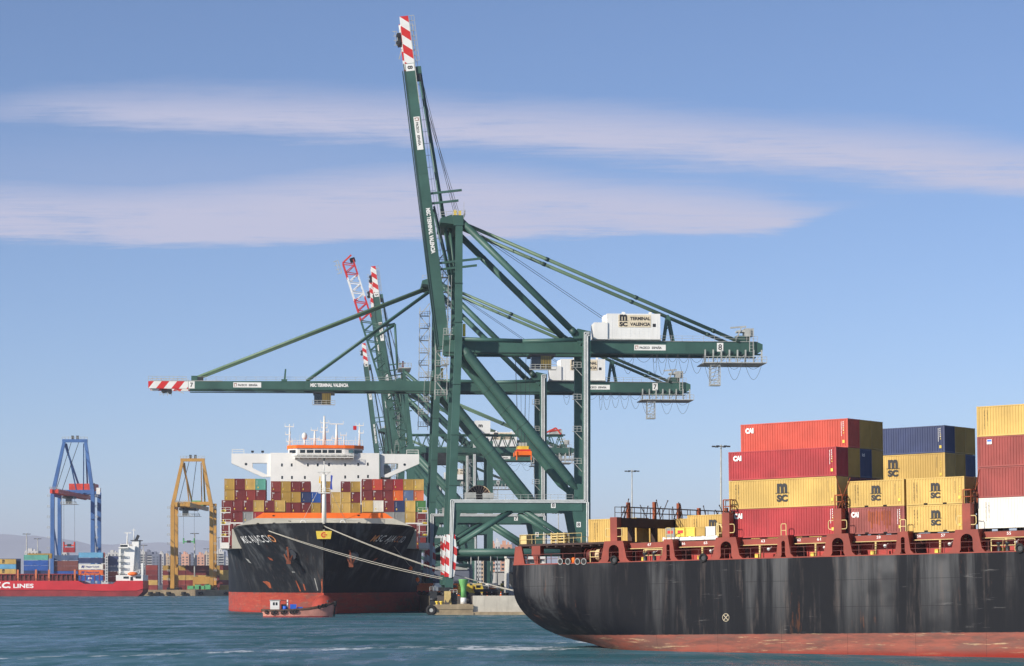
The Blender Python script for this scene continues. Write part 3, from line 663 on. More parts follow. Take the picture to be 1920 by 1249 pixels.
# ---------------------------------------------------------------- the berthed ship, bow on
def hit(Mi, px, py, ax, val):
    o = Mi @ V((0, 0, 7)); d = Mi.to_3x3() @ V(((px-960)/4800, 1, (1092-py)/4800)); t = (val-o[ax])/d[ax]; return o+d*t
MA = TR((-41.6, 566, 0), PHI); MAI = MA.inverted()
def aj(px, py, y): return hit(MAI, px, py, 1, y)
AJ = thing('container_ship', 'black container ship with red waterline band moored bow-on under the green cranes', 'ship', MA)
two_tone_hull('berthed_hull', 4.65, (30, 32, 36), (172, 74, 58), (78, 80, 82), .5, .25, .8, .3)
ST = [(0, 0, .25), (.8, 0, 4.2), (2.0, 0, 7.8), (4, .4, 11.6), (7.2, 1.6, 15.2), (11.5, 3.6, 17.9), (17, 6.6, 19.8), (24, 10.4, 20.9), (32, 14.6, 21.6), (32.4, 14.8, 22.2), (40, 17.6, 23.6), (50, 20.4, 24.3), (62, 22.8, 24.4), (80, 24.2, 24.4), (140, 24.4, 24.4), (310, 24.4, 24.4)]
def zt_of(y): return 20.2-.02*y if y < 32.2 else 15.0
def bow(y, z):
    """half breadth of the hull at a station and a height"""
    for (y0, a0, b0), (y1, a1, b1) in zip(ST[:-1], ST[1:]):
        if y0 <= y <= y1: f = (y-y0)/(y1-y0); a = a0+(a1-a0)*f; c = b0+(b1-b0)*f; break
    k = max(0, z)/(20.2 if y < 40 else 20.2); k = min(1, k)
    return a+(c-a)*k**1.55
def rake(y, z): return 3.0*(1-max(0, z)/20.2)*max(0, 1-y/34)
def aj_hull():
    zs = lambda zt: [-3, -1, 0, 1.5, 3, 4.6, 6.5, 8.5, 10.5, 12.5, min(14.2, zt-.2)]+([15, 16.2, 17.5, 18.8, zt] if zt > 16 else [zt-.12, zt-.08, zt-.05, zt-.02, zt])
    b = MB('berthed_hull')
    for sgn in (-1, 1):
        q = []
        for y, _, _ in ST:
            for z in zs(zt_of(y)): q.append((sgn*bow(y, z), y+rake(y, z), z))
        n = 16
        b.add(q, [((k*n+i, k*n+i+1, (k+1)*n+i+1, (k+1)*n+i) if sgn > 0 else (k*n+i, (k+1)*n+i, (k+1)*n+i+1, k*n+i+1)) for k in range(len(ST)-1) for i in range(n-1)], True)
    b.m('ship_grey')
    top = [(s_*bow(y, zt_of(y)), y, zt_of(y)-.25) for s_ in (1,) for y, _, _ in ST if y < 32.2]+[(-bow(y, zt_of(y)), y, zt_of(y)-.25) for y, _, _ in ST[::-1] if y < 32.2]
    b.add(top, [tuple(range(len(top)))]); b.add([(-24.3, 32, 14.9), (24.3, 32, 14.9), (24.3, 310, 14.9), (-24.3, 310, 14.9)], [(0, 1, 2, 3)])
    b.add([(-24.3, 310, -3), (24.3, 310, -3), (24.3, 310, 15), (-24.3, 310, 15)], [(0, 1, 2, 3)])
    b.add([(-21.5, 32.3, 14.9), (21.5, 32.3, 14.9), (21.5, 32.3, 19.4), (-21.5, 32.3, 19.4)], [(0, 1, 2, 3)])
    b.build('hull', AJ)
    b = MB('berthed_hull'); prof = [(0, 0), (1.3, .5), (2.2, 1.5), (2.75, 3.2), (2.9, 6), (2.9, 14)]
    q = []; n = 20
    for r, y in prof:
        for i in range(n): a = 2*math.pi*i/n; q.append((r*math.cos(a), -6.5+y, r*1.25*math.sin(a)+.55))
    b.add(q, [(k*n+i, k*n+(i+1) % n, (k+1)*n+(i+1) % n, (k+1)*n+i) for k in range(len(prof)-1) for i in range(n)], True); b.build('bulbous_bow', AJ)
aj_hull()
def hull_text(st, side, x0, x1, z0, z1, mats):
    zm = (z0+z1)/2; arc = [(0, 0)]; s_ = 0; pts = []; y = 0
    pv = V((bow(0, zm), rake(0, zm))); tab = [(0, pv.x, 0)]
    while y < 31:
        y += .1; p = V((bow(y, zm), y+rake(y, zm))); s_ += (p-pv).length; pv = p; tab.append((s_, p.x, y))
    def s_at(x): return min(tab, key=lambda t: abs(t[1]-x))[0]
    def y_at(s): return min(tab, key=lambda t: abs(t[0]-s))[2]
    vs_, fs_ = glyphs(st, .012, 0, 1.25); xm = max(p[0] for p in vs_); ym = max(p[1] for p in vs_)
    sa, sb = s_at(x0), s_at(x1); b = MB(); lin = lambda s: s_at(x0+(x1-x0)*(s-sa)/(sb-sa)); out = []
    for p in vs_:
        s = sa+(sb-sa)*p[0]/xm; s = .55*s+.45*lin(s); z = z0+(z1-z0)*p[1]/ym; y = y_at(s); out.append((side*(bow(y, z)+.10), y+rake(y, z)-.10, z))
    for f in fs_:
        xx = sum(vs_[i][0] for i in f)/len(f)/xm; b.m(mats[int(xx*len(mats)) % len(mats)]); b.add([out[i] for i in f], [tuple(range(len(f)))])
    b.build('ship_name', AJ)
hull_text('MSC AJACCIO', -1, 18.6, 10.7, 15.5, 17.6, ['lettering_white', 'lettering_white', 'lettering_white', 'lettering_white', 'lettering_white', 'lettering_white', 'lettering_white', 'lettering_white', 'lettering_white', 'lettering_white', 'rust_faded'])
hull_text('MSC AJACCIO', 1, 10.6, 18.2, 15.7, 17.6, ['rust_faded', 'lettering_white', 'lettering_white', 'lettering_white', 'lettering_white', 'lettering_white', 'lettering_white', 'rust_faded', 'rust_faded', 'lettering_white', 'lettering_white'])
b = MB('safety_yellow'); b.prism([(-1.75, 18.35), (1.75, 18.35), (1.5, 16.6), (-1.5, 16.6)], -.1, .5)
b.m('hazard_red'); b.T = Matrix.Translation((0, -.11, 17.5))
arc = [(.62*math.cos(a), .62*math.sin(a)) for a in [math.radians(t) for t in range(45, 316, 27)]]; inn = [(.34*math.cos(a), .34*math.sin(a)) for a in [math.radians(t) for t in range(315, 44, -27)]]
b.prism(arc+inn, -.01, .004); b.prism([(-.1, -.12), (.7, -.12), (.7, .12), (-.1, .12)], -.02, .004); b.T = None; b.build('bow_emblem', AJ)
for sd_, px, py in ((-1, 548, 1040), (1, 660, 1046)):
    p = aj(px, py, 9); z = p.z; x = abs(p.x); y = next(k*.2 for k in range(160) if bow(k*.2, z) >= x); c = V((sd_*x, y+rake(y, z), z))
    b = MB('bolster_grey'); d_ = V((sd_*.12, -.98, -.12)); b.tube(c-d_*2.0+V((0, 0, .5)), c+d_*1.9, 1.75, 1.15, 18); b.build('anchor_bolster', AJ)
    b = MB('anchor_rust'); e = c+d_*2.0+V((-.5, 0, 0)); b.beam(e+V((-.3, 0, 1.9)), e+V((.1, -.1, -1.6)), .4, .4); b.beam(e+V((0, -.05, -1.5)), e+V((-1.0, .2, .3)), .5, .45, .2, .2); b.beam(e+V((0, -.05, -1.5)), e+V((1.0, .2, .3)), .5, .45, .2, .2); b.box(e.x-.5, e.x+.5, e.y-.5, e.y+.3, e.z-1.9, e.z-1.3); b.build('anchor', AJ)
def hull_patch(name, mat, side, pts, off=.07):
    """a worn patch that follows the plating: corners are given as half breadth and height"""
    b = MB(mat); q = []
    for x, z in pts:
        y = next((k*.1 for k in range(800) if bow(k*.1, z) >= x), 60); q.append((side*(x+off), y+rake(y, z)-off, z))
    b.add(q, [tuple(range(len(q)))]); b.build(name, AJ)
for pts in ([(14.2, 7.2), (13.2, 7.3), (12.4, 6.9), (12.0, 5.6), (12.6, 5.7), (13.3, 6.5)], [(6.4, 7.4), (6.1, 7.3), (5.1, 5.0), (5.4, 4.9)], [(4.7, 6.7), (4.4, 6.6), (4.0, 5.2), (4.3, 5.1)], [(.6, 7.6), (.25, 7.8), (.25, 4.7), (.6, 4.7)], [(12.8, 12.8), (11.8, 12.4), (11.4, 11.9), (12.2, 12.1)], ): hull_patch('rust_patch', 'rust_orange', -1, pts)
for pts in ([(18.3, 12.6), (17.6, 12.3), (16.8, 11.4), (17.5, 11.6)], [(2.1, 7.9), (1.9, 7.9), (1.2, 5.2), (1.4, 5.1)], [(7.2, 9.5), (6.5, 9.4), (6.4, 9.2), (7.1, 9.2)]): hull_patch('scuff_mark', 'box_grey', -1, pts)
for pts in ([(12.2, 12.6), (11.4, 12.4), (10.8, 11.7), (11.7, 12.1)],): hull_patch('scuff_mark', 'rust_orange', 1, pts)
# forecastle: breakwater, foremast, fairleads, railings
b = MB('ship_grey'); b.prism([(-20.3, 19.85), (20.3, 19.85), (15.9, 21.75), (-15.9, 21.75)], 23, 23.3); b.m('orange_paint'); b.prism([(-15.9, 21.75), (15.9, 21.75), (14.0, 23.0), (-14.0, 23.0)], 23, 23.3)
for i in range(9): x = -14+3.5*i; b.m('ship_grey'); b.box(x-.12, x+.12, 23.3, 25.5, 19.8, 22.2)
b.m('pocket_dark')
for x, z in ((-11.6, 22.3), (-7.9, 21.1), (-11.5, 20.6), (-15.2, 20.5), (7.9, 22.4), (8.0, 20.7)): b.T = Matrix.Translation((x, 22.99, z)) @ Matrix.Scale(.45, 4, (0, 0, 1)); b.tube((0, 0, 0), (0, -.012, 0), .34, None, 12)
b.T = None; b.build('breakwater', AJ)
b = MB('mast_cream'); b.tube((0, 15, 19.8), (0, 15, 31.5), .55, .42, 12); b.tube((0, 15, 31.5), (0, 15, 35), .12, .08); b.box(-1.3, 1.3, 14.3, 15.8, 27.2, 27.4); b.box(-1.5, 1.5, 14.3, 15.8, 32.0, 32.2)
b.beam((-1.4, 15, 32.1), (-.2, 15, 31), .1, .1); b.beam((1.4, 15, 32.1), (.2, 15, 31), .1, .1); b.box(-.3, .3, 14.2, 14.6, 27.6, 28.6); b.m('dark_steel'); b.box(-.2, .2, 14.8, 15.2, 34.6, 35.2)
b.m('mast_cream'); b.rail([(-1.5, 14.4, 32.2), (1.5, 14.4, 32.2)], .9, .03, .8); b.rail([(-1.3, 14.4, 27.4), (1.3, 14.4, 27.4)], .9, .03, .8)
b.build('foremast', AJ)
b = MB('flag_blue'); b.prism([(1.3, 28.2), (1.9, 28.0), (1.75, 29.6), (1.95, 31.2), (1.5, 31.4), (1.45, 29.7)], 15, 15.05); b.build('blue_flag', AJ)
b = MB('flag_yellow'); b.prism([(-1.2, 29.6), (-.8, 29.4), (-.85, 31), (-1.0, 31.2)], 15, 15.05); b.build('yellow_flag', AJ)
b = MB('rope'); 
for s_ in (-1, 1): b.tube((0, 15, 30.5), (s_*5.5, 21, 20), .04); b.cut()
b.build('mast_stay', AJ)
b = MB('mast_cream')
for s_ in (-1, 1): b.torus((s_*4.4-.2, 3.2, 20.25), (0, 1, 0), .55, .12, 14, 5); b.cut()
b.build('roller_fairlead', AJ)
b = MB('rope'); b.rail([(-8, 20, 20), (-2, 18, 20)], 1.1, .03, 1.2); b.cut(); b.rail([(2, 18, 20), (8, 20, 20)], 1.1, .03, 1.2); b.build('forecastle_railing', AJ)
for sd_ in (-1, 1):
    b = MB('mast_cream')
    for x in (-24.2, -22.2): b.box(x-.1, x+.1, 33.5, 33.7, 15, 24.2 if x < -23 else 20.8)
    for z in (15.5, 17.6, 20.4, 23.2): b.box(-24.3, -21.9 if z > 20 else -22, 33.4, 35, z, z+.2)
    b.box(-23, -19, 33.4, 34, 20.7, 21.0); b.box(-24.3, -22.2, 33.3, 33.6, 14.6, 16.3)
    for z in (17.9, 20.7, 23.5): b.rail([(-24.2, 33.5, z), (-21.9, 33.5, z)], 1.0, .035, 1.1)
    b.m('safety_yellow')
    for z in (17.9, 20.7, 23.5): b.box(-24, -22.9, 34, 34.6, z, z+.45)
    if sd_ > 0: b.v = [(-x, y, z) for x, y, z in b.v]
    b.build('lashing_platform', AJ)
b = MB('dark_red_steel'); b.box(-24.2, -14.2, 54.5, 67, 14.95, 26.7); b.cut(); b.box(9.1, 24.2, 54.5, 67, 14.95, 26.7); b.cut(); b.box(-14, 24, 84, 97, 14.95, 24.6); b.build('cargo_hold_coaming', AJ)
# superstructure
SY = 105
def sq(px, py, y=SY): p = aj(px, py, y); return (p.x, p.z)
b = MB('white_paint'); x0, zt = sq(507, 849); x1, _ = sq(711, 849); b.box(x0, x1, SY, SY+14, 15, zt)
b.build('accommodation_block', AJ)
for m_ in (1, -1):
    def P(px, py): x, z = sq(px, py, SY+1); return (m_*(x+.05), z)
    b = MB('white_paint')
    for poly in ([(433.5, 850.5), (507.2, 850.5), (507.2, 868), (433.5, 868)], [(500, 868), (507.2, 868), (507.2, 893.5), (500, 890.2)], [(433.5, 868), (473, 868), (473, 877.5), (500, 890.2), (507.2, 893.5), (492, 894.5), (433.5, 868.6)]):
        q = [P(*a) for a in poly]; q.reverse() if m_ < 0 else None; b.prism(q, SY+1, SY+4.5)
    b.m('glass_dark'); q = sq(461, 870, SY); b.tube((m_*q[0], SY+1, q[1]), (m_*q[0], SY+.98, q[1]), .35, None, 12)
    b.m('mast_cream'); xa, za = P(435, 850.5); xb, _ = P(457, 850.5); b.rail([(xa, SY+1.2, za), (xb, SY+1.2, za)], 1.1, .07, 1.6)
    b.m('dark_steel')
    for px in (473, 492): xa, za = P(px, 850); b.box(xa-.35, xa+.35, SY+1, SY+1.5, za+.2, za+.7); b.box(xa-.06, xa+.06, SY+1.2, SY+1.3, za, za+.25)
    b.build('bridge_wing', AJ)
wd = [(580, 453), (664, 453), (803, 452), (887, 452), (984, 450), (1122, 450), (1234, 448), (1316, 446), (582, 560), (666, 560), (777, 560), (1122, 556), (1234, 553), (1317, 551)]
b = MB('glass_dark')
for zx, zy in wd:
    xa, za = sq(400+zx/4.571, 770+zy/4.571); xb, zb = sq(400+(zx+15)/4.571, 770+(zy+26)/4.571); b.box(xa, xb, SY-.02, SY+.1, zb, za); b.cut()
b.build('porthole', AJ)
# wheelhouse
xl, zr = sq(540, 843); xr, zb = sq(680, 853.5); ym = SY-1.6
b = MB('white_paint'); b.prism([(xl, SY+1.5), (xl+2.4, ym), (xr-2.4-2.3, ym), (xr-2.3, ym+.6), (xr, SY+1.5), (xr, SY+9), (xl, SY+9)], zb-.2, zr+.3, 'z'); b.build('wheelhouse', AJ)
b = MB('orange_paint'); _, zo = sq(540, 835); b.prism([(xl-.3, SY+1.3), (xl+2.2, ym-.35), (xr-4.6, ym-.35), (xr-2.2, ym+.2), (xr+.3, SY+1.3), (xr+.3, SY+9.2), (xl-.3, SY+9.2)], zr+.3, zo, 'z'); b.build('roof_fascia', AJ)
b = MB('glass_dark')
for a, c_ in ((743, 787), (800, 858), (868, 925), (935, 975), (985, 1040), (1050, 1100)):
    xa, za = sq(400+a/4.571, 770+336/4.571, ym); xb, zc = sq(400+c_/4.571, 770+366/4.571, ym); b.box(xa, xb, ym-.03, ym+.1, zc, za); b.cut()
d0, d1 = V((xl, SY+1.5, 0)), V((xl+2.4, ym, 0)); nrm = V((-(d1-d0).y, (d1-d0).x, 0)).normalized()*-.03
b.add([d0.lerp(d1, t)+V((0, 0, z))+V((-.03, -.03, 0)) for t, z in ((.15, zc), (.85, zc), (.85, za), (.15, za))], [(0, 1, 2, 3)]); b.cut()
b.m('glass_teal'); b.box(xr-4.5, xr-2.5, ym+.25, ym+.4, zc, za); b.cut(); b.add([(xr-2.2, ym+.5, zc), (xr-.1, SY+1.35, zc), (xr-.1, SY+1.35, za), (xr-2.2, ym+.5, za)], [(0, 1, 2, 3)])
b.build('bridge_window', AJ)
xa, za = sq(553, 857.5); xb, zc = sq(663, 861)
b = MB('white_paint'); b.box(xa, xb, SY-2.2, SY, za-.15, za+.05)
for i in range(14): x = xa+(xb-xa)*i/13; b.box(x-.06, x+.06, SY-1.9, SY, zc-.1, za-.15)
b.m('mast_cream'); b.rail([(xa, SY-2.1, za), (xb, SY-2.1, za)], 1.0, .04, 1.5); b.build('bridge_walkway', AJ)
# masts and radar on the bridge roof
def roof_mast(px, top, arms, w0=.35, dx=0, name='radar_mast'):
    x, z1 = sq(px, top, SY+4); z0 = zo; b = MB('mast_cream'); b.tube((x, SY+4, z0), (x, SY+4, z1), w0, w0*.4, 8)
    for py, a, c_ in arms:
        xa, za = sq(a, py, SY+4); xb, _ = sq(c_, py, SY+4); b.box(xa, xb, SY+3.8, SY+4.2, za-.12, za+.12)
        for q in (xa, xb-.12): b.box(q, q+.12, SY+3.95, SY+4.07, za, za+.8)
    b.build(name, AJ)
roof_mast(543, 795, [(800, 534, 551), (815, 535, 545), (828, 537, 548)], .3)
roof_mast(608, 780, [(793, 601, 616), (802, 602, 614), (810, 600, 616), (825, 596, 622)], .55)
roof_mast(631, 795, [(795, 618, 644), (822, 624, 640)], .5)
roof_mast(590, 806, [(807, 583, 596), (823, 579, 600)], .4)
roof_mast(674, 794, [(798, 667, 682), (812, 672, 682)], .3)
roof_mast(645, 815, [(816, 638, 650)], .2)
b = MB('mast_cream'); x, z = sq(571, 818, SY+4); b.ball((x, SY+4, z), .75, 10, (1, 1, 1.35)); b.tube((x, SY+4, zo), (x, SY+4, z-.5), .25); b.build('satellite_dome', AJ)
b = MB('mast_cream'); xa, _ = sq(540, 830); xb, _ = sq(680, 830); b.rail([(xa, SY+.5, zo), (xb, SY+.5, zo)], 1.3, .05, 1.2)
for i in range(16): x = xa+(xb-xa)*(i+.5)/16; b.tube((x, SY+2, zo), (x, SY+2, zo+1.2+2.2*((i*7) % 5)/5), .05, .03, 5)
b.build('roof_railing', AJ)
b = MB('flag_red'); x, z = sq(665, 802, SY+4); b.box(x-.4, x+.5, SY+4, SY+4.05, z-.6, z+.5); b.build('red_flag', AJ)
b = MB('galvanised'); x, z = sq(723, 885, SY+8); b.lathe([(1.3, -2), (1.5, -.5), (1.5, .8), (1.1, 1.6), (.3, 2.0)], (x, SY+8, z), 16); b.m('safety_yellow'); b.box(x-2, x+2.2, SY+7, SY+9, z-2.4, z-2.0); b.build('exhaust_fan', AJ)

GA = 'containers stacked behind the bow of the berthed black ship'
CN = {'box_mustard': 'mustard yellow', 'box_yellow': 'yellow', 'box_maroon': 'maroon', 'box_brick': 'brick red', 'box_red': 'red', 'box_teal': 'teal green', 'box_white': 'white', 'box_grey': 'grubby white', 'box_orange': 'bright orange', 'box_salmon': 'salmon orange', 'box_navy': 'navy blue', 'box_bluegrey': 'blue-grey', 'box_green': 'green', 'box_orangered': 'orange-red', 'box_blue': 'blue', 'box_brown': 'brown'}
K = {'y': 'box_mustard', 'Y': 'box_yellow', 'm': 'box_maroon', 'b': 'box_brick', 'r': 'box_red', 't': 'box_teal', 'w': 'box_white', 'g': 'box_grey', 'o': 'box_orange', 's': 'box_salmon', 'n': 'box_navy', 'u': 'box_bluegrey', 'G': 'box_green', 'k': 'box_orangered', 'B': 'box_blue', 'x': 'box_brown'}
seed_ = [0]
def stow(row, x0, pitch, y, z, where, tier):
    k = 0
    for i, ch in enumerate(row):
        if ch == '.': continue
        k += 1; mat = K[ch]
        c = container(MA @ TR((x0+pitch*(i+1)-.03, y, z), math.pi/2), 12.19, 2.68, mat, f"{CN[mat]} container end, {ORD[k-1]} from left, {tier}, {where}", GA); seed_[0] += 1; end_marks(c, 2.68, seed_[0])
        if ch == 'm' and (i+int(z)) % 2: q = MB('lettering_white'); q.text('TEX', (-.016, 2.2, 2.2), (0, -1, 0), (0, 0, 1), .62, .3, .03); q.build('logo', c)
stow('ymYt', -24.3, 2.5, 56, 29.45, 'left block', 'topmost row')
stow('ymbm', -24.3, 2.5, 56, 26.72, 'left block', 'second row down')
stow('mmmYmY', -24.3, 2.5, 41, 23.75, 'nearer left block', 'upper row')
stow('mmgr', -24.3, 2.5, 41, 21.02, 'nearer left block', 'lower row')
stow('mm', -24.3, 2.5, 41, 18.29, 'nearer left block', 'row beside the white platform')
stow('m', -24.3, 2.5, 41, 15.56, 'nearer left block', 'row on the deck')
stow('mkmryY', 8.95, 2.52, 56, 29.45, 'right block', 'topmost row')
stow('mmmous', 8.95, 2.52, 56, 26.72, 'right block', 'second row down')
stow('YwmnYG', 8.95, 2.52, 41, 23.75, 'nearer right block', 'upper row')
stow('..ggYm', 8.95, 2.52, 41, 21.02, 'nearer right block', 'lower row')
stow('....mm', 8.95, 2.52, 41, 18.29, 'nearer right block', 'row above the deck')
stow('.....m', 8.95, 2.52, 41, 15.56, 'nearer right block', 'row on the deck')
stow('bymm.y.my', -13.8, 2.53, 86, 30.05, 'recessed middle block', 'topmost row')
stow('myynBmYYm', -13.8, 2.53, 86, 27.32, 'recessed middle block', 'second row down')
stow('mmmmymYYy', -13.8, 2.53, 86, 24.6, 'recessed middle block', 'third row down')
c = container(MA @ TR((-13.8+4*2.53, 86.2, 30.05), math.pi/2), 12.19, 2.3, 'box_bluegrey', 'low blue-grey container end left of the foremast in the recessed middle block', GA)

# mooring lines: each sags between the bow and a bollard on the quay
def line(a, b_, sag, r, label, grp='white mooring lines of the berthed ship'):
    pts = []
    for i in range(25): t = i/24; p = a.lerp(b_, t); p.z -= sag*4*t*(1-t); pts.append(p)
    m_ = MB('rope'); m_.path([p-a for p in pts], r, 6); tag(m_.build('mooring_line', None, Matrix.Translation(a)), label, 'rope', grp)
bA, bB = world(503, 995, 569.4), world(607, 986, 565.4)
eA, eB = QM @ V((22.5, 2.6, 4.6)), QM @ V((19.0, 2.4, 4.6))
for i, s_ in enumerate((0, .45)):
    line(bA+V((s_*.4, 0, -s_*.3)), eA+V((s_*2, s_, 0)), 1.6+s_, .058, ['upper white mooring line from the left bow fairlead to the quay', 'lower white mooring line from the left bow fairlead to the quay'][i])
line(bB, eB, 1.0, .058, 'white mooring line from the stem fairlead down to the quay, upper of its pair')
line(bB+V((.35, 0, -.25)), eB+V((1.2, .4, 0)), 1.3, .058, 'white mooring line from the stem fairlead down to the quay, lower of its pair')
line(world(715, 993, 581), world(797, 1094, 603), .3, .04, 'thin dark line with orange floats hanging along the shaded bow', 'thin line on the shaded bow')
for px, py, lb in ((770, 1066, 'orange float on the thin line by the shaded bow, the upper one'), (783, 1087, 'orange float on the thin line by the shaded bow, the lower one')):
    b = MB('orange_paint'); b.lathe([(.1, -.5), (.42, -.3), (.42, .3), (.1, .5)], (0, 0, 0), 10); b.tube((0, 0, -.7), (0, 0, .7), .06); tag(b.build('float_buoy', None, Matrix.Translation(world(px, py, 594))), lb, 'float', 'orange floats')

# ---------------------------------------------------------------- work boat under the bow
MBt = TR(world(559, 1157.2, 516), math.radians(4))
BT = thing('work_boat', 'small wooden work boat with white cabin and tyre fenders below the moored bow', 'boat', MBt)
def boat():
    stt = [(-7.45, .9, 1.55, .9), (-7.0, 1.7, 1.55, .2), (-5, 2.2, 1.5, -.2), (-2, 2.35, 1.55, -.3), (2, 2.2, 1.85, -.3), (5, 1.5, 2.4, -.3), (6.6, .75, 2.85, -.3), (7.4, .08, 3.1, -.3)]
    for nm, mt, lo, hi in (('hull', 'wood_pink', 0, 1), ('wale', 'wood_dark', 1, 1.0)):
        b = MB(mt); q = []
        for x, hb, zt, zb in stt:
            for s_ in (-1, 1):
                if nm == 'hull':
                    for t in (0, .3, .65, 1): z = zb+(zt-.38-zb)*t; q.append((x-(.55*(1-t) if x > 6 else -.5*(1-t) if x < -7 else 0), s_*hb*(.93+.07*t**.7), z))
                else:
                    for o, z in ((.0, zt-.42), (.1, zt-.34), (.12, zt), (0, zt+.08)): q.append((x, s_*(hb+o), z))
        n = 8
        for k in range(len(stt)-1):
            for s_ in (0, 4):
                for i in range(3): a = k*n+s_+i; b.f.append([a, a+1, a+n+1, a+n]); b.fm.append(mt); b.fs.append(True)
        b.v = q
        for k in (0, len(stt)-1): o = k*n; b.f += [[o, o+1, o+5, o+4], [o+1, o+2, o+6, o+5], [o+2, o+3, o+7, o+6]]; b.fm += [mt]*3; b.fs += [False]*3
        b.build(nm, BT)
    b = MB('hull_maroon')
    for s_ in (-1, 1): b.add([(x-(.4 if x > 6 else 0), s_*(hb*.955+.02), z) for x, hb, _, _ in stt[1:-1] for z in (-.2, .22)], [(2*k, 2*k+2, 2*k+3, 2*k+1) for k in range(len(stt)-3)]); b.cut()
    b.build('boot_stripe', BT)
    b = MB('wood_dark'); b.add([(x, s_*hb, zt-.3) for x, hb, zt, _ in stt for s_ in (-1, 1)], [(2*k, 2*k+1, 2*k+3, 2*k+2) for k in range(len(stt)-1)]); b.build('deck', BT)
    b = MB('white_paint'); b.box(-5.6, -3.75, -1.0, 1.0, 1.3, 3.35); b.m('glass_dark')
    for x in (-5.05, -4.5): b.box(x, x+.38, -1.02, -.98, 2.4, 3.0)
    b.box(-3.752, -3.73, -.8, .8, 2.35, 3.1); b.m('galvanised'); b.box(-5.75, -3.5, -1.15, 1.15, 3.352, 3.48); b.build('cabin', BT)
    b = MB('dark_steel'); b.strut([(-3.6, -1.0, 1.4), (-3.6, -1.0, 3.45), (-2.4, -1.0, 3.35), (-2.4, -1.0, 1.4)], .12); b.box(-3.4, -2.5, -.7, .7, 1.3, 2.6); b.build('wheel_stand', BT)
    b = MB('mast_cream'); b.tube((-2.1, -.3, 1.4), (-2.1, -.3, 3.5), .16); b.build('exhaust_pipe', BT)
    b = MB('tarp_blue'); b.box(-1.6, -.35, -.9, .6, 1.5, 2.6); b.build('engine_cover', BT)
    b = MB('tarp_blue'); b.lathe([(.4, 0), (.42, .45), (.4, .9)], (-2.65, -1.2, 1.35), 12); b.build('drum', BT)
    b = MB('tarp_blue'); b.box(-.2, .9, -.6, .6, 1.7, 2.05); b.build('tarpaulin', BT)
    b = MB('rubber')
    for x, y, z in ((-6.3, -2.1, 1.05), (-5.0, -2.38, .85), (-4.5, -2.42, 1.0), (-3.1, -2.5, .95), (-2.6, -2.5, 1.1), (-1.3, -2.5, 1.05), (-.75, -2.5, 1.1), (-.3, -2.48, 1.15), (4.2, -1.95, 2.05), (5.0, -1.75, 2.3), (5.6, -1.5, 2.4)):
        b.torus((x, y, z), (0, 1, 0), .3, .12, 14, 6); b.cut()
    b.build('tyre_fender', BT)
    b = MB('rubber'); b.tube((7.35, 0, 2.2), (7.5, 0, 3.2), .35, .4, 10); b.tube((7.2, 0, .1), (7.42, 0, 2.2), .15); b.build('bow_fender', BT)
    b = MB('dark_steel'); b.tube((6.0, 0, 2.5), (6.0, 0, 3.5), .12); b.tube((5.6, 0, 3.2), (6.4, 0, 3.2), .08); b.build('towing_bitt', BT)
boat()

# ---------------------------------------------------------------- green ship-to-shore cranes
GC = 'green gantry cranes along the berth'
U_ = V((-math.sin(PHI), math.cos(PHI), 0))
def crane_at(d): return TR(V((-14.2, 557, 4))+U_*d, PHI)
YN, YF, YC = 0.0, 19.0, 9.5
def plate(b, cx, z, y, w, h, s, fw=.6, fh=.7):
    b.m('sign_white'); b.box(cx-w/2, cx+w/2, y-.04, y, z-h/2, z+h/2); b.m('lettering_black'); b.text(s, (cx-w*fw/2, y-.05, z-h*fh/2), (1, 0, 0), (0, 0, 1), w*fw, h*fh, .02)
def maker_plate(b, o, ex, ez, L, H):
    """white enamel plate: a small square emblem, then the maker's words"""
    o, ex, ez = V(o), V(ex), V(ez); n = ex.cross(ez); b.m('sign_white')
    b.add([o, o+ex*L, o+ex*L+ez*H, o+ez*H], [(0, 1, 2, 3)]); b.m('rust_orange'); p = o+n*.02
    for a0, a1, c0, c1 in ((.03, .045, .18, .82), (.11, .125, .18, .82), (.045, .11, .7, .82), (.045, .08, .18, .3)): b.add([p+ex*L*a0+ez*H*c0, p+ex*L*a1+ez*H*c0, p+ex*L*a1+ez*H*c1, p+ex*L*a0+ez*H*c1], [(0, 1, 2, 3)])
    b.m('lettering_black'); b.text('PACECO', o+n*.02+ex*L*.17+ez*H*.25, ex, ez, L*.32, H*.42, .03); b.text('ESPAÑA', o+n*.02+ex*L*.56+ez*H*.25, ex, ez, L*.31, H*.5, .03)
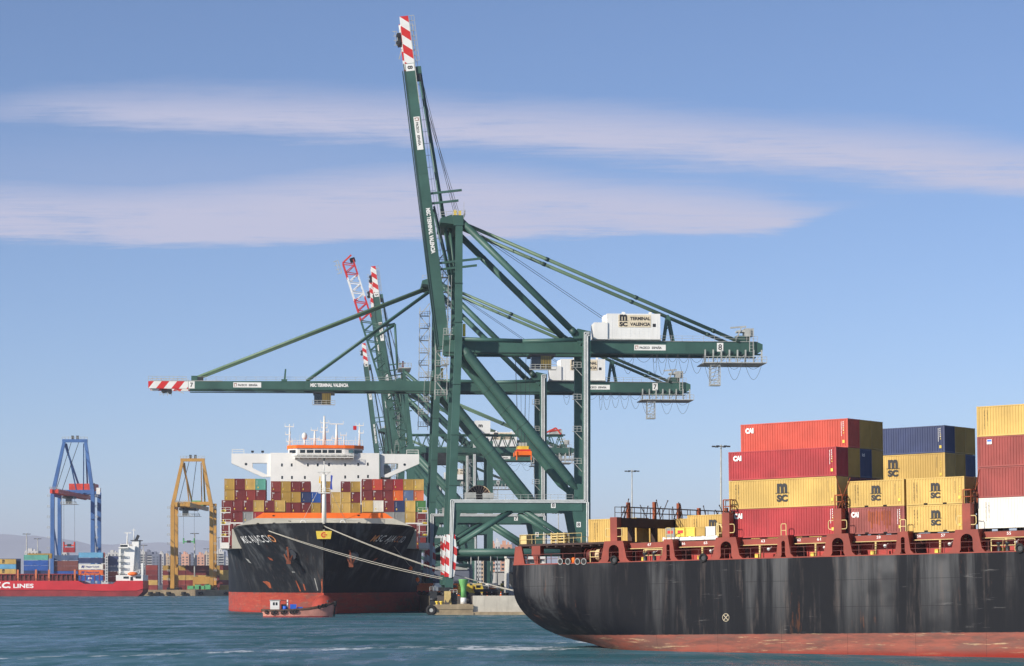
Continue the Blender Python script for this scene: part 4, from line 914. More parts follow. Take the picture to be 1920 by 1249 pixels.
def green_crane(d, num, boom_deg, label, trolley, rope_to=None, detail=True):
    R0 = thing('gantry_crane', label, 'crane', crane_at(d), GC)
    for y in (YN, YF):
        b = MB('crane_green'); b.beam((.45, y, 1.5), (2.55, y, 55.4), 1.75, 1.8, 1.6, 1.6, (0, 1, 0)); b.beam((2.55, y, 55.4), (2.7, y, 82.6), 1.6, 1.6, 1.5, 1.5, (0, 1, 0))
        b.prism([(1.1, 18.6), (3.2, 18.6), (1.9, 14.6), (1.2, 12.6)], y-.8, y+.8); b.m('dark_green'); [b.box((.45+2.1*(z-1.5)/54 if z < 55 else 2.6)-.89, (.45+2.1*(z-1.5)/54 if z < 55 else 2.6)+.89, y-.94, y+.94, z, z+.09) for z in (24, 35, 46, 59.5, 68)]; b.build('waterside_leg', R0)
        b = MB('crane_green'); b.beam((30.5, y, 1.5), (30.5, y, 57.8), 1.7, 1.6, None, None, (0, 1, 0)); b.prism([(27.4, 18.6), (29.7, 18.6), (29.7, 8), (28.6, 12.3)], y-.75, y+.75); b.build('landside_leg', R0)
        b = MB('crane_green'); b.box(.9, 29.6, y-.9, y+.9, 18.6, 21.0); b.build('portal_beam', R0)
        b = MB('crane_green'); b.tube((1.0, y, 9.6), (29.8, y, 9.6), .78, None, 14); b.build('tie_tube', R0)
        for a, c_ in (((2.4, 11.2), (14.2, 18.6)), ((28.6, 11.2), (17.0, 18.6))):
            b = MB('crane_green'); b.tube((a[0], y, a[1]), (c_[0], y, c_[1]), .56, None, 12); b.build('knee_brace', R0)
        b = MB('crane_green'); p0, p1 = V((3.0, y+.3, 54.6)), V((28.4, y+.3, 23.4)); dd = (p1-p0).normalized()
        b.tube(p0, p0+dd*2.2, .55, 1.13, 16, False); b.tube(p0+dd*2.2, p1-dd*2.6, 1.13, None, 20, False); b.tube(p1-dd*2.6, p1, 1.13, .5, 16, False)
        b.m('dark_green')
        for k in (11, 17, 22): q = p0+dd*k; b.tube(q-dd*.06, q+dd*.06, 1.15, None, 20)
        b.build('main_diagonal', R0)
        b = MB('crane_green'); b.box(27.9, 29.7, y-.1, y+.7, 21.0, 24.5); b.build('gusset', R0)
        b = MB('crane_green'); p0, p1 = V((3.0, y, 81.8)), V((28.2, y, 57.2)); dd = (p1-p0).normalized(); b.tube(p0, p1, .72, None, 14); b.m('dark_green'); b.tube(p1-dd*1.5, p1, .8, None, 12)
        for k in (9, 14, 20, 26): q = p0+dd*k; b.box(q.x-.12, q.x+.12, y-.75, y+.75, q.z+.6, q.z+.9)
        b.build('tower_backstay', R0)
        b = MB('crane_green'); b.prism([(27.2, 57.0), (28.6, 58.4), (31.3, 57.8), (31.3, 55.2), (28.8, 55.2)], y-.35, y+.35); b.build('backstay_bracket', R0)
        b = MB('stay_green'); yy = y*.45+5; p0, p1 = V((3.5, yy, 82)), V((65, yy, 56.2)); b.tube(p0, p1, .4, None, 10)
        b.m('dark_green')
        for k in (.3, .62, .9): q = p0.lerp(p1, k); q2 = p0.lerp(p1, k+.012); b.tube(q, q2, .48, None, 8)
        b.build('girder_stay', R0)
        b = MB('crane_green'); b.tube((2.5, y, 56.0), (16.5, y, 55.6), .45, None, 12); b.tube((16.5, y, 55.6), (29.8, y, 56.0), .45, None, 12); b.build('frame_tube', R0)
        b = MB('leg_stripes'); b.prism([(-.35, 4.2), (1.5, 4.2), (1.85, 6), (2.2, 9.6), (1.75, 13.4), (-.1, 13.4)], y-1.05, y-.92); b.prism([(-.35, 4.2), (1.5, 4.2), (1.7, 13.4), (-.1, 13.4)], y+.92, y+1.05); b.prism([(y-1.05, 4.2), (y+1.05, 4.2), (y+1.05, 13.4), (y-1.05, 13.4)], -.48, -.4, 'x'); b.build('hazard_guard', R0)
        b = MB('dark_steel')
        for x in (0, 30.5):
            b.box(x-.9, x+.9, y-2.6, y+2.6, 1.0, 1.9)
            for k in range(4): yy = y-2.2+k*1.45; b.tube((x-.25, yy, .35), (x+.25, yy, .35), .36, None, 12)
            b.box(x-.5, x+.5, y-2.4, y+2.4, .5, 1.02); b.cut()
        b.build('bogie', R0)
    b = MB('crane_green')
    for x in (0, 30.5): b.box(x-.8, x+.8, .9, 18.1, 2.4, 4.6); b.cut()
    b.build('sill_beam', R0)
    b = MB('crane_green'); b.box(1.5, 3.6, -.9, 19.9, 80.6, 82.8); b.cut(); b.box(29.6, 31.4, .8, 18.2, 55.2, 57.6); b.cut(); b.box(1.4, 3.4, .9, 18.1, 56.9, 58.9); b.build('cross_beam', R0)
    b = MB('crane_green'); b.prism([(-1.4, 81.3), (2.6, 80.8), (3.4, 82.7), (1.0, 83.0), (-1.4, 82.2)], -.2, 19.2)
    b.m('galvanised'); b.rail([(-1.4, -.2, 82.4), (4, -.2, 82.9)], 1.1, .05, 1.2); b.rail([(4, -.2, 82.9), (4, 19, 82.9)], 1.1, .05, 2.5); b.m('safety_yellow'); b.box(1.6, 2.2, 1, 2, 83, 84.2); b.box(2.6, 3.2, 1, 2, 83, 84.0); b.m('galvanised'); b.beam((3.8, 1, 83), (3.8, 1, 86), .08, .08); b.build('apex_platform', R0)
    for y in (5.5, 13.5):
        b = MB('crane_green'); b.prism([(-.4, 53.6), (69, 53.6), (70.2, 54.3), (70.2, 55.7), (69, 56.2), (-.4, 56.2)], y-.6, y+.6)
        b.m('dark_green'); b.box(0, 70, y-.75, y+.75, 53.35, 53.596); b.m('galvanised'); b.box(32, 69, y-.8, y+.8, 56.203, 56.3)
        for x in range(5, 70, 6): b.m('crane_green'); b.box(x, x+.12, y-.63, y-.6, 53.7, 56.1)
        b.build('main_girder', R0)
    b = MB('galvanised'); b.rail([(33, 4.6, 56.3), (69, 4.6, 56.3)], 1.1, .035, 2.4); b.build('girder_railing', R0)
    b = MB('crane_green')
    for y in (9.4, 13.6): b.beam((48.5, y*.6+1, 56.3), (49.3, y*.6+1, 62.2), .45, .45); b.beam((50.6, y*.6+1, 56.3), (49.5, y*.6+1, 61.8), .5, .5); b.beam((48.8, y*.6+1, 59), (50.2, y*.6+1, 60), .25, .25); b.cut()
    b.build('stay_post', R0)
    # machinery house
    b = MB('white_paint'); b.box(35.5, 47.3, 4.2, 15, 56.65, 62.2); b.m('galvanised'); b.box(35.3, 47.5, 4.0, 15.2, 56.4, 56.648); b.m('white_paint'); b.box(39.0, 39.7, 6, 6.6, 62.2, 62.75); b.box(45.0, 45.6, 6, 6.6, 62.2, 62.75); b.ball((35.5, 7, 61.3), .9, 10); b.m('dark_steel'); b.box(45.6, 46.3, 4.16, 4.2, 59.3, 60.0)
    for k in range(12): b.m('white_paint'); b.box(35.6+k*1.0, 35.63+k*1.0, 4.17, 4.2, 56.7, 62.1)
    b.build('machinery_house', R0)
    b = MB('white_paint'); b.box(32.6, 35.6, 3.9, 11, 56.5, 60.2); b.build('electrical_house', R0)
    b = MB('cream_panel'); b.box(38.0, 45.2, 4.13, 4.168, 59.2, 61.9); msc_logo(b, (38.0, 4.115, 59.35), (1, 0, 0), (0, 0, 1), 2.25); b.text('TERMINAL', (40.6, 4.115, 60.75), (1, 0, 0), (0, 0, 1), 4.5, .75, .045); b.text('VALENCIA', (40.6, 4.115, 59.5), (1, 0, 0), (0, 0, 1), 4.5, .75, .045); b.build('terminal_sign', R0)
    b = MB(); maker_plate(b, (41.6, 4.86, 54.2), (1, 0, 0), (0, 0, 1), 7.0, 1.25); b.build('maker_plate', R0)
    b = MB(); plate(b, 60.7, 55.0, 4.86, 1.4, 1.9, num); b.cut(); plate(b, 23.2, 19.8, -.92, 1.0, 1.2, num); b.cut(); plate(b, 28.75, 15.6, -.78, .95, 1.15, num); b.build('number_plate', R0)
    # pipes on the near frame
    for k in range(3):
        b = MB('conduit_grey'); o = .36*k; b.path([(31.1, -1.02, 57.5-o), (30.0+o, -1.02, 57.5-o), (30.0+o, -1.02, 20.9-o*.7), (.85+o, -1.02, 20.9-o*.7), (.55+o*.55, -1.2, 4)], .13, 8); b.build('conduit', R0)
    b = MB('conduit_grey'); b.path([(30.9, -1.02, 20.5), (30.9, -1.02, 4)], .15, 8); b.cut(); b.path([(30.55, -1.02, 20.5), (30.55, -1.02, 4)], .15, 8); b.build('conduit', R0)
    b = MB('galvanised'); b.rail([(3, -.8, 21), (27.5, -.8, 21)], 1.1, .035, 1.6); b.build('portal_railing', R0)
    b = MB('brown_steel'); c0 = V((7.2, 3.5, 21.6)); b.tube(c0+V((0, -.2, 0)), c0+V((0, .1, 0)), 2.7, None, 28); b.m('rope_reel')
    for k in range(24): a = 2*math.pi*k/24; b.beam(c0+V((.4*math.cos(a), -.24, .4*math.sin(a))), c0+V((2.65*math.cos(a), -.24, 2.65*math.sin(a))), .1, .05)
    b.torus(c0+V((0, -.2, 0)), (0, 1, 0), 2.65, .1, 28, 5); b.build('cable_reel', R0)
    b = MB('galvanised'); b.box(3.9, 6.4, .2, 1.9, 21.05, 22.6); b.cut(); b.box(7.9, 10.2, .2, 1.9, 21.05, 22.5); b.build('control_cabinet', R0)
    b = MB('galvanised')
    for z in (29, 36, 43, 50): b.rail([(27.6, .2, z), (29.4, .2, z)], 1.1, .05, .6); b.box(27.5, 29.6, 0, 1.2, z-.08, z); b.beam((28, .3, z-.1), (29.6, .3, z-1.8), .12, .12); b.cut()
    b.build('leg_platform', R0)
    # stair tower at the waterside leg
    b = MB('galvanised'); x0, x1, y0, y1 = -1.9, .7, 16.2, 18.6
    for x in (x0, x1):
        for y in (y0, y1): b.beam((x, y, 44), (x+.5, y, 77), .1, .1)
    for i in range(10):
        z = 45+i*3.3; q = .5*(z-44)/33; b.box(x0+q, x1+q, y0, y1, z-.06, z); b.rail([(x0+q-.15, y0, z), (x1+q+.15, y0, z)], 1.1, .05, .7); s_ = 1 if i % 2 else -1
        b.beam((x0+q if s_ > 0 else x1+q, y0+.3, z), (x1+q if s_ > 0 else x0+q, y0+.3, z+3.3), .12, .2)
    b.build('stair_tower', R0)
    b = MB('galvanised'); b.rail([(-.6, 1.2, 57.2), (1.6, 1.2, 57.2)], 1.2, .05, .5); b.box(-.7, 1.7, 1, 3, 57.0, 57.1); b.box(-1.0, .6, 1, 3, 50.5, 50.6); b.rail([(-1, 1.1, 50.6), (.5, 1.1, 50.6)], 1.2, .05, .5)
    for x in (-1.0, .5): b.beam((x, 1.1, 50.5), (x+.3, 1.1, 57), .1, .1)
    for i in range(14): z = 57.3+.8*i; b.box(.1, .9, 1.1, 1.14, z, z+.07)
    b.beam((.1, 1.1, 57), (.5, 1.1, 70), .08, .08); b.beam((.9, 1.1, 57), (1.1, 1.1, 70), .08, .08); b.build('access_ladder', R0)
    b = MB('dark_steel'); b.tube((3.2, 8, 83), (35, 8, 61.8), .05, None, 4); b.cut(); b.tube((3.2, 11, 83), (35, 11, 61.8), .05, None, 4); b.build('hoist_rope', R0)
    b = MB('safety_yellow'); b.box(3.5, 4.1, .1, .9, 56.6, 59.3); b.build('limit_box', R0)
    # back end: inspection platform, hanging cage, sheave gear
    b = MB('galvanised'); b.box(57, 71, 4, 15, 51.45, 51.65); b.rail([(57, 4.1, 51.65), (71, 4.1, 51.65)], 1.2, .05, 1.0)
    for i in range(8): x = 57.3+i*1.8; b.beam((x, 4.4, 51.6), (x, 4.4, 54.4), .3, .3); b.beam((x, 4.3, 51.7), (x+1.6, 4.3, 53.3), .1, .1) if i in (1, 2, 4, 6) else None
    b.build('service_platform', R0)
    b = MB('galvanised')
    for x in (58.6, 60.7):
        for y in (4.6, 7): b.beam((x, y, 46.6), (x, y, 51.5), .14, .14)
    for i in range(6):
        z = 46.7+i*.85; b.box(58.6, 60.7, 4.55, 4.65, z, z+.09)
        for y in (4.6, 7): b.beam((58.6, y, z), (60.7, y, z+.85), .1, .1)
        b.beam((58.6, 4.6, z+.85), (58.6, 7, z), .1, .1); b.beam((60.7, 4.6, z), (60.7, 7, z+.85), .1, .1)
    b.box(58.5, 60.8, 4.5, 7.1, 46.5, 46.75); b.rail([(58.6, 4.5, 46.75), (60.7, 4.5, 46.75)], 1, .06, .6); b.build('hanging_cage', R0)
    b = MB('galvanised'); b.m('crane_green'); b.box(64.4, 67.2, 5, 8, 56.3, 57.6); b.m('galvanised'); b.box(66.2, 68.2, 4.8, 8, 57.5, 59.2); b.box(64.6, 66.2, 5, 8, 58.4, 58.8); b.beam((63, 5, 59.3), (66.5, 5, 59.6), .35, .35); b.beam((64.4, 5, 57), (65.6, 5, 59.6), .3, .3); b.beam((67.2, 4.4, 54), (67.2, 4.4, 59), .16, .16); b.beam((68, 4.4, 54), (68, 4.4, 59), .16, .16)
    for i in range(7): b.box(67.2, 68, 4.38, 4.44, 54+i*.7, 54.08+i*.7)
    b.m('dark_steel'); b.tube((66.8, 5, 57), (66.8, 6, 57), .5, None, 12); b.build('sheave_head', R0)
    hang = [(36, 38, 3.2), (38.6, 41.6, 4.4), (41.6, 45.6, 1.8), (45.6, 46.6, 4.6), (46.6, 48.8, 4.5), (48.8, 51.2, 4.0), (51.2, 53.8, 4.3), (53.8, 57, 4.2), (57, 60, 4.2), (62, 65.5, 4.1), (66, 70, 4.0)] if detail else [(36, 41, 4), (41, 47, 4.2), (47, 53, 4.2), (53, 58, 4)]
    b = MB('dark_steel')
    for a, c_, s_ in hang:
        for dr, yy in ((s_, 4.0), (s_*.42, 4.3)): b.path([(a+(c_-a)*t/10, yy, 53.3-dr*4*(t/10)*(1-t/10)-(1.5 if a > 56 else 0)) for t in range(11)], .035, 4); b.cut()
    b.build('festoon_cable', R0)
    # trolley and operator's cab
    tx = trolley
    b = MB('dark_steel'); b.box(tx-2.5, tx+3.2, 5, 14, 52.9, 53.3); b.m('galvanised'); b.box(tx-2.6, tx+3.3, 3.6, 5, 49.7, 49.85); b.rail([(tx-2.6, 3.7, 49.85), (tx+3.3, 3.7, 49.85)], 1.0, .05, 1.0); b.build('trolley', R0)
    b = MB('cabin_amber'); b.box(tx-.2, tx+2.2, 4, 6.4, 50, 52.8); b.m('glass_dark'); b.box(tx-2.2, tx-.21, 4, 6.4, 50.1, 52.6); b.m('dark_steel'); b.box(tx-2.3, tx+2.3, 3.9, 6.5, 52.8, 52.9); b.box(tx-.24, tx-.16, 3.95, 3.99, 50, 52.8)
    for k in range(4): b.box(tx+.1+k*.55, tx+.16+k*.55, 3.95, 3.99, 50.1, 52.7)
    b.build('operator_cab', R0)
    if rope_to is not None:
        sx_, zb_ = rope_to; b = MB('dark_steel')
        for x in (-1.7, -.6, .6, 1.7): b.tube((sx_+x, 7, 53), (sx_+x*.6, 7, zb_+2), .035, None, 4); b.cut()
        for x in (-1.4, 1.0): b.tube((sx_+x, 12, 53), (sx_+x*.6, 12, zb_+2), .035, None, 4); b.cut()
        b.build('hoist_rope', R0)
        b = MB('orange_paint'); b.box(sx_-1.7, sx_+1.7, 5, 14, zb_, zb_+.9); b.m('hazard_red'); b.box(sx_-1.5, sx_+1.5, 5.5, 13, zb_+.9, zb_+1.3); b.m('safety_yellow'); b.box(sx_-1.2, sx_+1.2, 7, 12, zb_+1.3, zb_+2.1); b.m('galvanised'); b.box(sx_-.9, sx_+.9, 8, 11, zb_+2.1, zb_+2.9)
        b.m('orange_paint'); [b.box(sx_+q-.12, sx_+q+.12, 4.8, 5, zb_-1.1, zb_+.8) for q in (-1.6, 1.6)]; b.build('spreader', R0)
    # boom
    a = math.radians(boom_deg); L = 72.8
    BM = Matrix(((-math.cos(a), 0, math.sin(a), -.3), (0, -1, 0, YC), (math.sin(a), 0, math.cos(a), 54.9), (0, 0, 0, 1)))
    b = MB('crane_green'); lt = L-10.4
    for y in (4, -4): b.prism([(0, -1.25), (lt, -1.05), (lt, .95), (0, 1.3)], y-.6, y+.6); b.m('dark_green'); b.box(0, lt, y-.72, y+.72, -1.42, -1.255); b.m('crane_green')
    for i in range(1, 8): b.box(i*8, i*8+.8, -3.4, 3.4, -.7, .5)
    for i in range(11): x = 2+i*6; b.box(x, x+.12, 4.6, 4.63, -1.1, .95)
    boom = b.build('boom', R0, BM)
    b = MB('boom_stripes')
    for y in (4, -4): b.prism([(lt+.01, -1.05), (L, -.95), (L, .9), (lt+.01, .95)], y-.6, y+.6)
    b.box(L-1, L-.2, -3.4, 3.4, -.7, .5); b.build('boom_tip', boom)
    b = MB(); b.m('sign_white'); b.box(lt-1.7, lt-.1, 4.6, 4.64, -.98, .9); b.m('lettering_black'); b.text(num, (lt-.55, 4.66, -.6), (-1, 0, 0), (0, 0, 1), .75, 1.15, .03); b.build('number_plate', boom)
    b = MB(); maker_plate(b, (50.6, 4.66, -.65), (-1, 0, 0), (0, 0, 1), 7.3, 1.35); b.build('maker_plate', boom)
    b = MB('lettering_white'); b.text('MSC TERMINAL VALENCIA', (30.4, 4.66, -.4), (-1, 0, 0), (0, 0, 1), 10.0, .95, .05); b.build('lettering', boom)
    b = MB('galvanised'); b.rail([(8, 3.6, 1.2), (lt-2, 3.6, 1.0)], 1.15, .04, 2.6); b.rail([(lt+.5, 4.4, 1.0), (L, 4.4, 1.0)], 1.2, .05, 1.0); b.rail([(lt+.5, -4.4, 1.0), (L, -4.4, 1.0)], 1.2, .05, 1.4); b.box(lt-9, L-.5, 4.5, 4.7, .96, 1.12); b.build('boom_railing', boom)
    b = MB('dark_steel'); b.box(L-6, L-3.4, 1, 4, -2.0, -1.1); b.tube((L-5.6, 3, -2), (L-5.6, 4.4, -2), .45, None, 10); b.tube((L-4, 3, -1.8), (L-4, 4.4, -1.8), .4, None, 10); b.m('galvanised'); b.beam((L-7, 4, -1.3), (L-9.2, 4, -2.2), .2, .2); b.rail([(L-6, 4, -2.9), (L-3, 4, -2.9)], .9, .06, .8); b.build('sheave_block', boom)
    b = MB('crane_green'); b.box(60.0, 61.6, 3.2, 4.3, .9, 2.4); b.m('dark_steel'); b.box(58.5, 60, 3.0, 4.2, 1.0, 2.1); b.build('stay_lug', boom)
    if boom_deg < 20: b = MB('crane_green'); b.beam((37.2, 4.3, .9), (36.9, 4.3, 4.3), .5, .5, .4, .4); b.box(36.5, 38, 4, 4.6, .9, 1.6); b.build('stay_rest', boom)
    ap = V((2.2, 0, 82)); bp = lambda x, z: (BM @ V((x, 0, z)))
    for s_ in (-2.2, 2.2):
        y = YC+s_; off = V((0, y, 0))
        flat = lambda p: V((p.x, y, p.z))
        if boom_deg < 20:
            b = MB('stay_green'); b.tube(flat(ap), flat(bp(60.6, 2.0)), .4, None, 10); b.build('forestay', R0); b = MB('crane_green'); b.tube(flat(ap)+V((-.5, 0, -1)), flat(bp(31.5, 1.4)), .3, None, 8); b.build('forestay', R0)
        else:
            b = MB('crane_green'); fd = bp(11, 4.2); b.tube(flat(bp(60.6, 2.2)), flat(fd), .3, None, 10); b.cut(); b.tube(flat(fd), flat(ap)+V((-1.2, 0, -1)), .3, None, 10); b.cut(); b.tube(flat(bp(31, 1.6)), flat(bp(13, 3.6)), .24, None, 8); b.build('forestay', R0)
            b = MB('dark_steel'); b.tube(flat(ap)+V((.2, 0, 2)), flat(bp(59, 2.4)), .05, None, 5); b.cut(); b.tube(flat(ap)+V((1.0, 0, 2)), flat(bp(56, 2.2)), .05, None, 5); b.build('hoist_rope', R0)
    if boom_deg > 20:
        b = MB('crane_green')
        for q, h in ((33.4, 7.2), (31.2, 6.2), (18.0, 9.5), (16.6, 8.5)): b.box(q, q+.45, 3.6, 4.2, .8, .8+h); b.cut()
        b.build('stay_guide', boom)
    return R0
green_crane(0, '8', 83.0, 'nearest green gantry crane, its boom raised steeply with red and white striped tip, number 8', 21.0, (17.2, 31))
green_crane(115, '7', 0, 'green gantry crane with its boom lowered flat over the ship, number 7', -27.5)
green_crane(445, '5', 83.0, 'green gantry crane farther down the berth, taller of the two close-set striped raised booms', 12, None, False)
green_crane(500, '4', 83.0, 'green gantry crane right behind the taller striped boom, its own striped boom slightly lower', 14, None, False)
green_crane(770, '1', 83.0, 'farthest green gantry crane, shortest raised striped boom, number 1', 14, None, False)

def lattice_crane():
    R0 = thing('gantry_crane', 'green gantry crane with an open lattice boom banded red and white at the top', 'crane', crane_at(240), GC)
    for y in (0, 17):
        b = MB('crane_green'); b.beam((0, y, 1), (-.6, y, 46), 2, 1.6, None, None, (0, 1, 0)); b.beam((-.6, y, 46), (-2.9, y, 69.5), 1.3, 1.3, .9, .9, (0, 1, 0)); b.build('waterside_leg', R0)
        b = MB('crane_green'); b.beam((24, y, 1), (24, y, 47), 1.8, 1.6, None, None, (0, 1, 0)); b.build('landside_leg', R0)
        b = MB('crane_green'); b.tube((-2.6, y, 68.5), (23.5, y, 47), .55, None, 10); b.build('tower_backstay', R0)
        b = MB('crane_green'); b.tube((0, y, 44), (23, y, 20), .8, None, 12); b.build('main_diagonal', R0)
        b = MB('crane_green'); b.box(.8, 23.2, y-.8, y+.8, 18, 20.2); b.build('portal_beam', R0)
        b = MB('crane_green'); b.box(-.8, 24.8, y-.9, y+.9, .9, 2.4); b.build('sill_beam', R0)
    for y in (5, 12):
        b = MB('crane_green'); b.box(-2, 49, y-.5, y+.5, 43.6, 45.2); b.box(-1, 48, y-.25, y+.25, 49.1, 49.5)
        for i in range(16): x = i*3; b.beam((x, y, 45.1), (x+1.5, y, 49.2), .25, .25); b.beam((x+1.5, y, 49.2), (x+3, y, 45.1), .25, .25)
        b.build('truss_girder', R0)
    b = MB('white_paint'); b.box(19.5, 24.3, 3, 14, 49.6, 53.6); b.m('lettering_black'); b.text('m', (20.6, 2.98, 51.5), (1, 0, 0), (0, 0, 1), 1.3, .9, .05); b.build('machinery_house', R0)
    b = MB('crane_red'); b.beam((41, 4, 49.5), (45, 4, 51.5), .5, .5); b.beam((45, 4, 51.5), (46.5, 4, 49.5), .4, .4); b.beam((43, 4, 50.3), (46.5, 4, 51), .3, .3); b.build('service_jib', R0)
    b = MB('galvanised'); b.box(38, 50, 3.5, 13, 40.4, 40.7); b.rail([(38, 3.5, 40.7), (50, 3.5, 40.7)], 1.2, .07, 1.2); [b.beam((38+i*2, 3.6, 40.6), (38+i*2, 3.6, 43.6), .25, .25) for i in range(7)]; b.box(43, 47, 4, 8, 49.5, 51); b.build('service_platform', R0)
    b = MB('crane_red'); b.tube((-2.9, 8, 70), (-2.9, 8, 72.5), .25); b.m('galvanised'); b.rail([(-4.5, 0, 70), (-.5, 0, 70)], 1.2, .07, 1); b.box(-4.5, -.5, 0, 17, 69.6, 69.9); b.build('apex_platform', R0)
    b = MB('dark_steel'); b.box(4, 12, 4, 13, 40, 43.5); b.build('trolley', R0)
    a = math.radians(72.5); L = 61
    BM = Matrix(((-math.cos(a), 0, math.sin(a), -3.2), (0, -1, 0, 8.5), (math.sin(a), 0, math.cos(a), 45), (0, 0, 0, 1)))
    def lattice(b, x0, x1):
        n = max(1, round((x1-x0)/3.2)); s_ = (x1-x0)/n
        for y in (2.6, -2.6):
            b.beam((x0, y, -.2), (x1, y, -.2), .42, .42); b.beam((x0, y*.7, 3.2), (x1, y*.7, 3.2), .36, .36)
            for i in range(n): q = x0+i*s_; b.beam((q, y, -.2), (q+s_*.5, y*.7, 3.2), .22, .22); b.beam((q+s_*.5, y*.7, 3.2), (q+s_, y, -.2), .22, .22)
        for i in range(n+1): q = x0+i*s_; b.beam((q, -2.6, -.2), (q, 2.6, -.2), .25, .25); b.beam((q, -1.8, 3.2), (q, 1.8, 3.2), .22, .22)
    b = MB('crane_green'); lattice(b, 0, 42); boom = b.build('boom', R0, BM)
    b = MB('lattice_stripes'); lattice(b, 42.2, L); b.build('boom_tip', boom)
    b = MB('dark_steel'); b.box(L-.6, L+.7, -1.2, 1.2, 2.2, 3.8); b.m('galvanised'); b.rail([(L-3, 2.6, -3), (L+1, 2.6, -3)], 1.5, .1, 1.2); b.m('crane_red'); b.beam((L, 2, 0), (L+1.5, 2, 3), .5, .5); b.build('sheave_block', boom)
    for s_ in (-2, 2):
        y = 8.5+s_; b = MB('crane_green'); p = BM @ V((36, 0, 3)); k1 = V((-5.4, y, 84)); b.tube((p.x, y, p.z), k1, .3); b.cut(); b.tube(k1, (-4.6, y, 70), .3); b.cut(); q = BM @ V((40, 0, 3)); b.tube((q.x, y, q.z), (-5.4, y, 84), .12); b.cut(); b.tube((-12, y, 83), (-5.4, y, 84.2), .2); b.build('forestay', R0)
lattice_crane()

